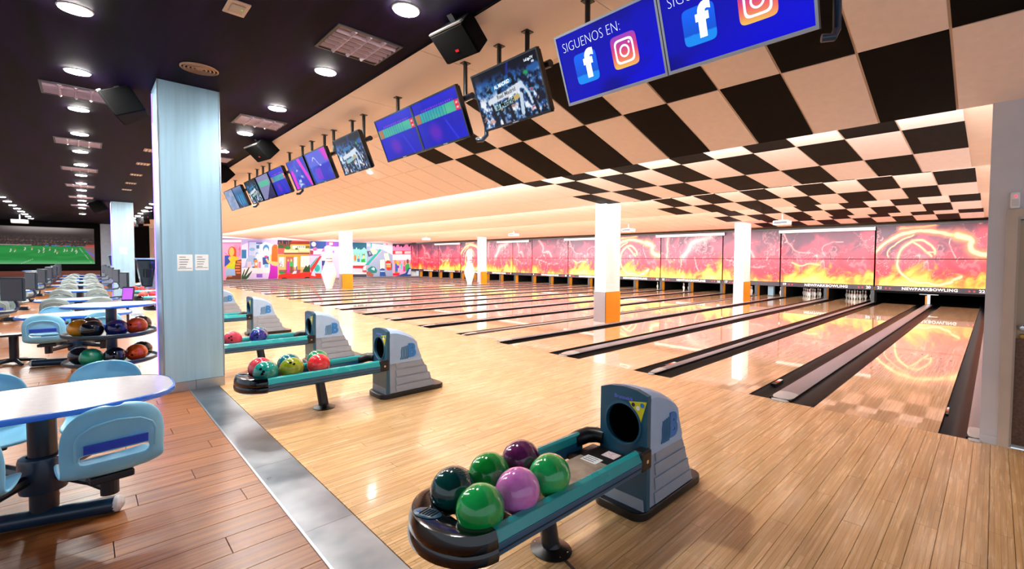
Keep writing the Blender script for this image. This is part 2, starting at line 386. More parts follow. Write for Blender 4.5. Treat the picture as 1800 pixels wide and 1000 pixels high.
for n, (a, b) in LANES.items():
    w = lane_where.get(n, LW_ORD[n]+' lane from the right wall')
    t = thing('bowling_lane', f'glossy maple lane, {w}', 'lane', (a, 0, 0), group='maple bowling lanes')
    put('lane_bed', me_bed if n in (21, 22) else me_bedf, t)
    if n > 14:
        for k in range(7): put('arrow_mark', me_dart, t, loc=(.13+k*.132, 4.25+(3-abs(3-k))*.11, 0))
    put('gutter', me_gut, t, loc=(-.1185, 0, 0)); put('gutter', me_gut, t, loc=(LW+.1185, 0, 0))
# capping strips between the lanes, with rounded noses overhanging the foul line
def capping(w, name, label):
    t = thing(name, label, 'divider', (0, 0, 0), group='capping strips between lanes')
    pr = [(-w/2, -.05), (-w/2, .012), (-w/2+.012, .03), (-w/2+.03, .036), (w/2-.03, .036), (w/2-.012, .03), (w/2, .012), (w/2, -.05)]
    pr = [(-w/2, .020), (-w/2+.012, .031), (-w/2+.03, .036), (w/2-.03, .036), (w/2-.012, .031), (w/2, .020)]
    MB().prism(pr, 'y', .28, YC+.06).build('strip', M_cap, t, smooth=True); MB().box(-w/2-.004, w/2+.004, -.02, YC+.06, -.06, .0195).build('base', M_gutter, t)
    rings = []
    for k in range(9):
        s = k/8; y = -.075+.36*s; q = math.sin(PI/2*min(1, s*1.35)); ww = w/2*(.55+.45*min(1, s*2.2)**.5)*(1.06-.06*s)
        z = .008+.030*q
        rings.append([(-ww, y, .001), (-ww, y, z*.55), (-ww*.8, y, z*.9), (0, y, z), (ww*.8, y, z*.9), (ww, y, z*.55), (ww, y, .001), (0, y, .0005)])
    MB().rings(rings).build('nose', M_nose, t, smooth=True)
    return t
cw = capping(.225, 'capping_strip', ''); cn = capping(.115, 'capping_strip', '')
used = {'w': 0, 'n': 0}
def lab_cap(k, t, n):
    if t == 'r': return 'very narrow grey capping strip against the right wall'
    s = f'{"wide" if t == "w" else "narrow"} grey capping strip, {ORD[k-1]} from the right wall'
    return s+(', beside the column row' if n in (19, 9) or n != int(n) else '')
CAPS.sort(reverse=True)
for k, (x, t, n) in enumerate(CAPS):
    pro = cw if t == 'w' else cn; kk = 'w' if t == 'w' else 'n'
    if not used[kk]: used[kk] = 1; pro.location = (x, 0, 0); pro['label'] = lab_cap(k, t, n)
    else:
        c_ = again(pro, (x, 0, 0), label=lab_cap(k, t, n))
        if t == 'r': c_.scale = (.42, 1, 1)
# wooden walkway strips that carry the columns
for k, (x0, x1) in enumerate(((-7.70, -6.64), (-25.09, -23.28))):
    struct('trim_%d' % (k+2), MB().box(x0, x1, -.028, YB-.9, -.12, .004), M_lane)
# foul sensors in the gutters
for k, (x, y, w) in enumerate(((-1.70, .88, 'left of the widest near capping'), (-3.27, .80, 'left of the narrow near capping'), (.03, .95, 'in the gutter by the right wall'))):
    t = thing('foul_sensor', f'small black foul sensor with orange label {w}', 'sensor', (x-.03, y, -.04), group='foul sensors')
    MB().box(-.03, .03, -.16, .16, -.03, .028).build('case', M_black, t, bevel=.004); MB().box(-.022, .022, -.03, .035, .0281, .03).build('orange_label', M_sens, t); MB().box(-.022, .022, .04, .15, .0281, .030).build('white_label', M_paper, t)

# ------------------------------------------------------------------ ceilings
ceil_c = struct('ceiling', MB().box(-42.5, 4, -12, YK, ZC, ZC+.1), M_dark)
# flat cream ceiling between the dark ceiling and the crease
ceil_f = struct('ceiling_flat', MB().box(-42.5, 4, YK, YCR, ZC+.016, ZC+.1), M_grid)
prof = [(YK, ZC+.1), (YCR, ZC+.016), (0, EDGE[0][1]+.016)]
bays = [(YCR, ZC, 0.0, EDGE[0][1], 2)]
for k in range(4): bays.append((EDGE[k][0]+.0, EDGE[k][1]+CREST+.02, EDGE[k+1][0], EDGE[k+1][1], 3))
bays.append((EDGE[4][0], EDGE[4][1]+CREST, EDGE[4][0]+4.2, EDGE[4][1], 3))
poly = [(YCR, ZC+.012)]
for y0, z0, y1, z1, r in bays[0:]:
    if (y0, z0) != (YCR, ZC): poly.append((y0+.012, z0+.012))
    poly.append((y1+.012, z1+.012))
mb = MB(); V = []
for y, z in poly: V += [(-42.5, y, z), (4, y, z)]
for y, z in reversed(poly): V += [(-42.5, y, z+.03), (4, y, z+.03)]
k = len(poly); n2 = 2*k
F = [(2*i, 2*i+1, 2*i+3, 2*i+2) for i in range(k-1)]+[(n2+2*i, n2+2*i+1, n2+2*i+3, n2+2*i+2) for i in range(k-1)]
mb.add(V, F); ceil_l = struct('ceiling_lanes', mb, M_grid)
# tiles: 0.6 m pitch, two checker rows in the first slope, three per bay
TX = .05; TP = .592
tiles = []
for bi, (y0, z0, y1, z1, rows) in enumerate(bays[:5]):
    full = 1.1 if bi == 0 else 1.2
    for r in range(rows):
        yb = y1-full*r; ya = max(y1-full*(r+1), y0+.06)
        if ya >= yb-.1: continue
        zz = lambda y: z0+(z1-z0)*(y-y0)/(y1-y0)
        for i in range(-7, 72):
            xr = TX-TP*i; xl = xr-TP
            if bi > 0 and xr > .6: continue
            even = (i % 2 == 0)
            if bi == 0: blk = even if r == 0 else not even
            else: blk = (even if r == 1 else not even)
            lim = -6.75 if bi == 0 and r == 0 else -6.9 if r == 1 or bi == 0 else -7.3
            if xl < lim-.45: blk = False
            if bi > 0 and xr > .285: xr_ = .285; 
            else: xr_ = xr
            if xr_-xl < .08: continue
            tiles.append((bi, r, xl, xr_, ya, yb, zz(ya), zz(yb), blk))
cz = 1.6
tiles.sort(key=lambda t: ((t[2]-cx)**2+((t[4]+t[5])/2-cy)**2+2)/max(.05, 1.2) if t[2] < 1.3 else 1e5)
def tilemesh(mb, ox, oy, oz, xl, xr, ya, yb, za, zb, g=.009, d=.009):
    P = [(xl+g, ya+g, za), (xr-g, ya+g, za), (xr-g, yb-g, zb), (xl+g, yb-g, zb)]
    V = [(x-ox, y-oy, z+.004-oz-(0)) for x, y, z in P]+[(x-ox, y-oy, z+.012-oz) for x, y, z in P]
    mb.add(V, [(0, 3, 2, 1), (0, 1, 5, 4), (1, 2, 6, 5), (2, 3, 7, 6), (3, 0, 4, 7)])
meshes = {}
for t in tiles[:300]:
    bi, r, xl, xr, ya, yb, za, zb, blk = t; key = (bi, r, round(xr-xl, 3), blk)
    if key not in meshes:
        mb = MB(); tilemesh(mb, xl, ya, za, *t[2:8]); meshes[key] = mb.mesh('tile', M_tblack if blk else M_tile)
    put('tile', meshes[key], ceil_l, loc=(xl, ya, za))
for blk, m in ((True, M_tblack), (False, M_tile)):
    mb = MB()
    for t in tiles[300:]:
        if t[8] == blk: tilemesh(mb, 0, 0, 0, *t[2:8])
    tag(mb.build('tile_field', m, ceil_l), kind='stuff')
# flat cream panels
for k in range(24):
    x1 = 3.4-k*1.8
    MB().box(x1-1.8+.004, x1-.004, YK+.003, YCR-.004, ZC, ZC+.017).build('ceiling_panel', M_flat, ceil_f)
struct('trim_4', MB().box(-42.5, 4, YK-.012, YK+.001, ZC-.012, ZC+.02), M_matte)

# ------------------------------------------------------------------ walls
wr = MB().box(XR, .473, -.02, .10, 0, 3.2); wr.box(.473, 1.42, -.02, .10, 1.985, 3.2); wr.box(1.42, 4, -.02, .10, 0, 3.2); wr.box(.473, 1.42, .08, .10, -.02, 1.985); wr.box(XR, XR+.1, .10, YB, -.1, 3.6)  # thin panel behind the door opening added against light leaking underneath
wall_r = struct('wall_right', wr, M_wall)
d1 = MB().box(.40, .472, -.045, -.021, 0, 2.0); d1.box(1.42, 1.49, -.045, -.021, 0, 2.0); d1.box(.40, 1.49, -.045, -.021, 2.0, 2.07); d1.box(.473, .487, -.021, .06, 0, 1.985)
door = struct('door_1', MB().box(.488, 1.41, .03, .075, .012, 1.975), M_door)
d1.build('door_frame', M_frame, door); MB().box(.49, 1.40, .026, .0299, .02, .955).build('kick_plate', M_kickp, door)
lk = MB().lathe([(.0, 0), (.026, 0), (.028, .006), (.02, .01), (.012, .012), (.012, .035), (.024, .04), (.026, .05), (.018, .058), (0, .06)], 18)
for z in (1.05, .975):
    o = lk.build('door_knob' if z > 1 else 'lock', M_brass if z < 1 else M_chrome, door, smooth=True, loc=(.528, .029, z)); o.rotation_euler = (math.radians(90), 0, 0)
    if z < 1: o.scale = (.8, .8, .35)
struct('baseboard_right', MB().box(.288, .399, -.032, -.0205, 0, .07), M_wall)
al = thing('motion_sensor', 'small white motion sensor with red light above the door', 'sensor', (.448, -.0205, 2.145))
MB().box(-.03, .03, -.035, 0, -.07, .07).build('case', M_white, al, bevel=.012); MB().box(-.022, .022, -.038, -.0351, -.05, .008).build('lens', M_lampr, al, bevel=.001); MB().lathe([(0, 0), (.006, 0), (.006, .004), (0, .004)], 10).build('red_light', M_redled, al, loc=(.003, -.0395, .032)).rotation_euler = (PI/2, 0, 0)
wl = struct('wall_left', MB().box(XL-.15, XL, -2.6, YC+.6, -.1, 3.6), M_white)
wb = struct('wall_back', MB().box(-42, .4, YB, YB+.1, -.2, 3.6), M_matte)
ws = struct('wall_screen', MB().box(-39.6, -39.45, -12, -2.6, 0, ZC), M_matte)
struct('baseboard_screen', MB().box(-39.449, -39.40, -10.5, -4.9, 0, .78), mat('red_wood', '6a3222', .5, var=.3, scale=4, stretch=(1, .3, 6)))
ph = struct('wall_side_panel', MB().box(-39.448, -39.38, -4.86, -4.22, 0, ZC-.01), mat('pale_blue_panel', '9db3cc', .45, var=.05))
struct('trim_5', MB().box(-42, XR, YC-.02, YC+.9, 3.035, 3.12), M_softt)
# black sheets added behind the two unlit lanes to keep their pits dark
struct('wall_pit_light_block', MB().box(-3.09, -3.04, YC+.05, YB, .0, 1.2).box(-3.04, XR-.005, YC+.06, YC+.10, .42, 1.2), M_matte)

# ------------------------------------------------------------------ masking units with the flame print
def flames(kind, W, H):
    x, y = np.meshgrid(np.linspace(0, 1, W), np.linspace(1, 0, H)); asp = 1.75 if kind != 'narrow' else 1.3
    X, Y = x*asp*3, y*3
    wx = fbm(X*.8, Y*.8, 11+len(kind)); wy = fbm(X*.8+5, Y*.8, 17+len(kind))
    n1 = fbm(X*1.1+wx*2.2, Y*.9+wy*2.2, 3+len(kind)); n2 = fbm(X*2+wy*3, Y*2+wx*3, 29+len(kind))
    img = solid(W, H, 'e0263e')
    img = mixc(img, 'd81030', sm(.35, .15, y)*.6)
    img = mixc(img, 'e65c70', sm(.25, .75, y+(n1-.5)*.7)*.75)
    img = mixc(img, '5a3048', sm(.38, .80, y+(n1-.5)*.8+.12*np.sin(x*9+1.5))*.95)
    img = mixc(img, '4a3448', sm(.75, 1.1, y+(n1-.5)*1.1)*.8)
    rid = 1-np.abs(2*fbm(X*.7+wx*2.6, Y*.7+wy*2.6, 41+len(kind))-1); img = mixc(img, 'ffb0a4', sm(.95, 1.0, rid)*.35)
    rid = 1-np.abs(2*fbm(X*.5+wy*3, Y*.5+wx*3, 57+len(kind))-1); img = mixc(img, 'ffd0b8', sm(.975, 1.0, rid)*.55)
    h = .14+.24*fbm(x*asp*2.2+.3, x*0+.5, 5+len(kind))+.10*np.sin(x*7+len(kind)) if kind != 'narrow' else .06+.16*fbm(x*3, x*0, 8)
    f = sm(.0, .16, h+(n2-.5)*.42-y*.75)
    img = mixc(img, 'f08020', f*.95); f2 = sm(.05, .2, h-.03+(n2-.5)*.5-y*.9); img = mixc(img, 'f8b440', f2); img = mixc(img, 'ffdc80', sm(.16, .36, h+(n2-.5)*.5-y)*.7)
    def glow(img, pts, w, c1='ff8c58', c2='ffe9a0'):
        p = [((a-245)/1350, (830-b)/725) for a, b in pts]
        for _ in range(3): p = [p[0]]+[q for (a, b), (c, d) in zip(p, p[1:]) for q in ((.75*a+.25*c, .75*b+.25*d), (.25*a+.75*c, .25*b+.75*d))]+[p[-1]]
        al = 1 if kind == 'swirl' else .55; xs = x*asp; d = pdist(xs+(wx-.5)*.12, y+(wy-.5)*.12, [(a*asp, b) for a, b in p])
        ww = w*(.7+.7*n2)
        img = mixc(img, c1, sm(ww*3.2, ww*.5, d)*.8*al); return mixc(img, c2, sm(ww*1.2, ww*.2, d)*al)
    if kind == 'swirl':
        img = glow(img, [(560,160),(760,135),(980,110)], .022, 'ff7a60', 'ffb080')
        img = glow(img, [(200,490),(250,400),(330,320),(440,270),(560,235),(700,195),(800,172),(950,182),(1100,212),(1250,242),(1350,268)], .028)
        img = glow(img, [(1200,225),(1330,255),(1400,290),(1370,350),(1400,420),(1480,455),(1590,465)], .045)
        img = glow(img, [(1290,640),(1370,690)][::-1] and [(1180,735),(1230,710),(1290,695)], .016)
        img = glow(img, [(930,495),(870,420),(800,360),(720,310)], .011); img = glow(img, [(720,300),(800,288),(870,290),(950,350),(982,420),(970,465)], .013)
        img = glow(img, [(720,305),(620,370),(575,450),(552,520),(550,600),(580,670),(640,725),(740,780),(900,802),(1050,785),(1180,745)], .017)
        img = glow(img, [(425,490),(405,440),(455,380),(560,310),(725,232)], .007); img = glow(img, [(870,430),(975,445)], .006)
        img = glow(img, [(1140,260),(1125,330),(1190,430),(1240,490)], .004, 'e08090', 'ffb0a0')
    elif kind == 'tornado':
        img = glow(img, [(420,110),(380,230),(400,350),(370,490)], .03, 'f48a80', 'f8a890'); img = glow(img, [(760,490),(900,380),(1000,240),(1200,180),(1350,170)], .05, 'f0a0a0', 'f0b0a8'); img = glow(img, [(700,490),(720,600),(690,760)], .008)
        img = glow(img, [(1000,500),(1060,620),(1110,690)], .008, 'f8a8a0', 'ffc8b8')
    elif kind == 'smoke':
        img = glow(img, [(250,130),(330,280),(400,300),(480,420),(700,440)], .010, 'f08a88', 'ffb8a8'); img = glow(img, [(900,480),(860,360),(1000,300),(1150,280)], .006, 'f08890', 'ffb0a8')
        img = glow(img, [(430,560),(560,620),(700,580),(820,600)], .014)
    else:
        img = glow(img, [(500,140),(700,300),(620,420),(900,360),(1000,480)], .02, 'f09090', 'f8b0a0'); img = glow(img, [(300,500),(500,560),(900,640),(1300,600)], .008, 'f08888', 'ffb0a0')
    return np.clip(img, 0, 1)
units = [((-3.10, XR-.07), 'swirl', '21', '22'), ((-6.66, -3.14), 'smoke', '19', '20'), ((-9.36, -6.70), 'narrow', '17', ''), ((-12.86, -9.40), 'tornado', '15', '16'), ((-16.30, -12.90), 'swirl', '13', '14'),
    ((-19.74, -16.34), 'smoke', '11', '12'), ((-23.2, -19.78), 'narrow', '9', '10'), ((-25.3, -23.24), 'narrow', '', ''), ((-28.58, -25.34), 'tornado', '7', '8'), ((-32.0, -28.62), 'swirl', '5', '6'), ((-35.45, -32.04), 'smoke', '3', '4'), ((-38.95, -35.49), 'narrow', '1', '2'), ((XL+.02, -38.99), 'narrow', '', '')]
MLAB = ['rightmost flame panel with golden swirl, against the right wall', 'second flame panel from the right, smoky pink with low flames', 'narrow pink flame panel just left of the grey pit pillar', 'flame panel with pink whirlwind, between the two right white columns', 'golden swirl flame panel just right of the nearest white column',
    'smoky pink flame panel just left of the nearest white column', 'seventh flame panel from the right, pink smoke', 'narrow flame panel without lettering, eighth from the right', 'pink whirlwind flame panel just right of the middle white column', 'golden swirl flame panel left of the middle white column', 'smoky flame panel, third from the mural', 'red flame panel, second from the mural', 'last narrow red flame panel, touching the mural']
for k, ((x0, x1), kind, nl, nr) in enumerate(units):
    w = x1-x0; xc = (x0+x1)/2
    lab = MLAB[k]
    t = thing('masking_unit', lab, 'masking panel', (xc, YC, 0), group='flame print masking units')
    res = (150, 84) if k < 2 else (100, 56) if k < 6 else (60, 36)
    img = flames(kind, *res); s = int(round(res[1]*.552))
    lo, sp, hi = .70, 1.742, 3.03
    up = img[:s+1]; dn = img[s:]
    MB().box(-w/2, w/2, .004, .03, lo, sp-.012).build('lower_board', M_matte, t); MB().box(-w/2, w/2, .004, .03, sp+.012, hi).build('upper_board', M_matte, t)
    picture('upper_panel', up, (-w/2+.008, 0, sp+.012), (w-.016, 0, 0), (0, 0, hi-sp-.012), M_print, t); picture('lower_panel', dn, (-w/2+.008, 0, lo), (w-.016, 0, 0), (0, 0, sp-.012-lo), M_print, t)
    sb = MB().box(-w/2, w/2, -.012, .03, .505, .70).build('sign_band', M_band, t)
    kw = dict(xdir=(1, 0, 0), ydir=(0, 0, 1), depth=.003)
    if nl and nr or kind == 'swirl': letter('sign_lettering', 'NEWPARKBOWLING', .145, M_letter, sb, (.06 if k else .03, -.014, .600), bold=.0030, sx=1.12, space=1.10, **kw)
    if nl: letter('lane_number', nl, .145, M_letter, sb, (-w/2+.17, -.014, .60), bold=.003, sx=1.1, **kw)
    if nr: letter('lane_number', nr, .145, M_letter, sb, (w/2-.17, -.014, .60), bold=.003, sx=1.1, **kw)
    if nl:
        for dx in (.37, .50): MB().lathe([(0, 0), (.03, 0), (.03, .004), (0, .004)], 14).build('red_dot', M_red, sb, loc=(-w/2+dx, -.0125, .595)).rotation_euler = (PI/2, 0, 0)
    if nr:
        for dx in (.37, .50): MB().lathe([(0, 0), (.03, 0), (.03, .004), (0, .004)], 14).build('red_dot', M_red, sb, loc=(w/2-dx, -.0125, .595)).rotation_euler = (PI/2, 0, 0)
for k, (x0, x1, w) in enumerate(((-6.72, -3.11, 'second flame'), (-13.1, -9.25, 'pink whirlwind'), (-20.0, -16.5, 'smoky pink middle'), (-27.0, -23.4, 'narrow unlettered'), (-35.9, -31.9, 'red leftmost'))):
    t = thing('projection_screen_case', f'long white roller screen case above the {w} panel', 'screen case', ((x0+x1)/2, YC-.09, 2.955), group='white roller screen cases')
    L_ = x1-x0
    MB().prism([(-.055, -.065), (.055, -.065), (.065, -.03), (.065, .06), (-.05, .065), (-.065, .03)], 'x', -L_/2+.03, L_/2-.03).build('case', M_white, t, bevel=.006)
    for sx in (-1, 1): MB().box(min(sx*(L_/2-.03), sx*L_/2), max(sx*(L_/2-.03), sx*L_/2), -.068, .068, -.07, .07).build('end_cap', M_alu, t, bevel=.006)

# kickbacks, pin decks and pins
kb = MB().box(-.055, .055, 16.43, 16.72, -.04, .62); me_kr = MB().box(-.05, .05, 16.72, 18.75, -.04, .62).mesh('rear_board', M_matte)
me_k = kb.mesh('kickback_wall', M_kick); me_post = MB().box(-.06, .06, 16.40, 16.43, -.04, .5).mesh('edge_post', M_dgrey)
capx = [(x, t, n) for x, t, n in CAPS if t != 'r' and x < -3.2]
for k, (x, ty, n) in enumerate(capx):
    t = thing('kickback_wall', f'amber kickback wall between pin decks, {ORD[k+1]} from the right', 'divider', (x, 0, 0), group='amber kickback walls')
    put('board', me_k, t); put('rear_board', me_kr, t); put('edge_post', me_post, t)
t = thing('kickback_wall', 'amber kickback wall at the edge of the unlit pit, first from the right', 'divider', (-3.17, 0, 0), group='amber kickback walls'); put('board', me_k, t); put('edge_post', me_post, t)
t = thing('ball_lift_post', 'grey T shaped bracket in the dark pit between lanes 21 and 22', 'bracket', (-1.41, YC+.02, 0))
MB().box(-.05, .05, 0, .03, .045, .40).build('post', M_alu, t, bevel=.005); MB().box(-.28, .28, -.01, .03, .40, .425).build('crossbar', M_alu, t, bevel=.005); MB().box(-.10, -.06, 0, .03, .04, .36).build('amber_side', M_kick, t)
PINP = [(0, .0), (.0255, .002), (.0285, .02), (.045, .07), (.0575, .114), (.0605, .125), (.058, .145), (.047, .185), (.036, .215), (.027, .245), (.0235, .265), (.0245, .29), (.030, .32), (.0323, .342), (.030, .362), (.020, .377), (0, .381)]
def pinparts(sc, root):
    pr = [(r*sc, z*sc) for r, z in PINP]
    MB().lathe(pr, 16).build('body', M_pinw, root, smooth=True)
    for z0, z1 in ((.232, .248), (.262, .278)):
        rr = lambda z: np.interp(z, [p[1] for p in PINP], [p[0] for p in PINP])
        MB().lathe([(rr(z0)*sc*.97, z0*sc), ((rr(z0)+.0012)*sc, z0*sc), ((rr(z1)+.0012)*sc, z1*sc), (rr(z1)*sc*.97, z1*sc)], 16).build('neck_ring', M_pinr, root, smooth=True)
pin0 = None
HY, ROW, SP = 17.45, .264, .3048
full = [(r, c) for r in range(4) for c in range(r+1)]
sets = {20: full, 19: full, 17: full[:7], 16: [(3, 3), (3, 2), (2, 2)], 15: [(1, 1), (2, 0), (0, 0)], 14: [(1, 0), (3, 3)], 12: [(3, 0), (2, 2)], 11: [(1, 0), (2, 1)], 10: full[:6], 9: full[:6], 8: full[:3], 5: [(0, 0), (1, 0)], 3: full[:3]}
PINPOS = [['the head pin'], ['left of the second row', 'right of the second row'], ['left of the third row', 'middle of the third row', 'right of the third row'], ['far left of the back row', 'inner left of the back row', 'inner right of the back row', 'far right of the back row']]
for ln, ps in sets.items():
    xc = sum(LANES[ln])/2
    for r, c in ps:
        loc = (xc+(c-r/2)*SP, HY+r*ROW, .0)
        lab = f'white bowling pin, {PINPOS[r][c]}, {LW_ORD[ln]} lane from the right'
        if pin0 is None: pin0 = thing('bowling_pin', lab, 'pin', loc, group=f'pins on lane {ln}'); pinparts(1, pin0)
        else: again(pin0, loc, label=lab, group=f'pins on lane {ln}')
t = thing('spare_pin', 'single pin behind a grey pillar in the gap left of lane 19', 'pin', (-6.9, 17.2, .006)); pinparts(1.1, t)
t = thing('grey_pillar', 'short blue-grey pillar in the pit gap left of lane 19', 'pillar', (-7.16, 16.7, .004)); MB().box(-.12, .12, -.1, .1, 0, .7).build('shaft', mat('slate_blue', '5f7a8c', .5), t); MB().box(-.14, .14, -.12, .12, 0, .04).build('foot', M_dgrey, t)
# white columns with orange and chequer-plate sleeves, and the giant pins beside them
for k, (x0, x1, y0, y1, zt, lab) in enumerate(((-7.22, -6.85, 3.70, 4.31, 3.07, 'nearest white square column with orange sleeve, on the right'), (-7.28, -6.885, 12.70, 13.36, 3.16, 'white square column with orange sleeve behind, near the flame panels on the right'),
        (-25.4, -25.0, 4.05, 4.6, 3.08, 'white square column with orange sleeve beside the left giant pin'), (-25.3, -24.9, 13.17, 13.64, 3.16, 'white square column with orange sleeve beside the far giant pin'))):
    t = thing('white_column', lab, 'column', ((x0+x1)/2, (y0+y1)/2, 0.004)); w, d = (x1-x0)/2, (y1-y0)/2
    MB().box(-w, w, -d, d, 0, zt).build('shaft', M_white, t, bevel=.006); MB().box(-w-.012, w+.012, -d-.012, -d-.001, 0, .79).build('checker_plate', M_dia, t); MB().box(-w-.012, -w-.001, -d, d, 0, .79).build('checker_plate', M_dia, t)
    MB().box(w+.001, w+.012, -d-.012, d+.012, 0, .79).build('orange_sleeve', M_orange, t)
for x, y, h, lab in ((-24.93, 3.35, 2.3, 'giant white bowling pin with red rings beside the left white column'), (-24.85, 12.2, 2.25, 'far giant white bowling pin beside the middle white column')):
    t = thing('giant_pin', lab, 'giant pin', (x, y, .004)); sc = h/.381
    MB().lathe([(r*sc*.98, z*sc) for r, z in PINP], 32).build('body', M_pinw, t, smooth=True)
    rr = lambda z: np.interp(z, [p[1] for p in PINP], [p[0] for p in PINP])
    for z0, z1 in ((.238, .246), (.262, .270)):
        MB().lathe([(rr(z0)*sc*.9, z0*sc), ((rr(z0)*sc+.004), z0*sc), ((rr(z1)*sc+.004), z1*sc), (rr(z1)*sc*.9, z1*sc)], 32).build('neck_ring', M_pinr, t, smooth=True)
    if y < 5:
        for q in range(10):
            a0 = -1.75+.0; ang = 2*PI*q/10; aa = a0+.55*math.cos(ang)*.35; zz = .105*sc+.16*math.sin(ang); R_ = rr(zz/sc)*sc*.99
            a2 = a0+.55*math.cos(2*PI*(q+1)/10)*.35; z2 = .105*sc+.16*math.sin(2*PI*(q+1)/10); R2 = rr(z2/sc)*sc*.99
            if q == 0: rg = MB()
            rg.tube([(R_*math.cos(aa), R_*math.sin(aa), zz), (R2*math.cos(a2), R2*math.sin(a2), z2)], .022, 6)
        rg.build('crest_ring', mat('pink_mark', 'e86a8a', .4), t)
# ceiling projectors over the lanes
for k, (x, y, z, w) in enumerate(((-4.75, 10.4, 2.90, 'right of the second white column'), (-11.0, 10.6, 2.92, 'right of the nearest white column'), (-18.5, 10.6, 2.98, 'over lane 12'), (-27.6, 10.6, 3.0, 'over the left lanes by the mural'))):
    t = thing('ceiling_projector', f'small white projector hanging from the ceiling {w}', 'projector', (x, y, z), group='white ceiling projectors')
    MB().box(-.24, .24, -.18, .18, -.08, .06).build('body', M_white, t, bevel=.02); MB().box(-.20, .20, -.186, -.181, -.05, .03).build('air_grille', M_dgrey, t); MB().tube([(0, 0, .06), (0, 0, 3.17-z)], .016).build('pole', M_white, t); MB().box(-.10, .10, -.05, .05, .06, .075).build('bracket', M_alu, t)
    o = MB().lathe([(0, 0), (.04, 0), (.04, .03), (.03, .03), (.025, .02), (0, .02)], 16).build('lens', M_black, t, smooth=True, loc=(.12, .18, 0)); o.rotation_euler = (-PI/2, 0, 0)
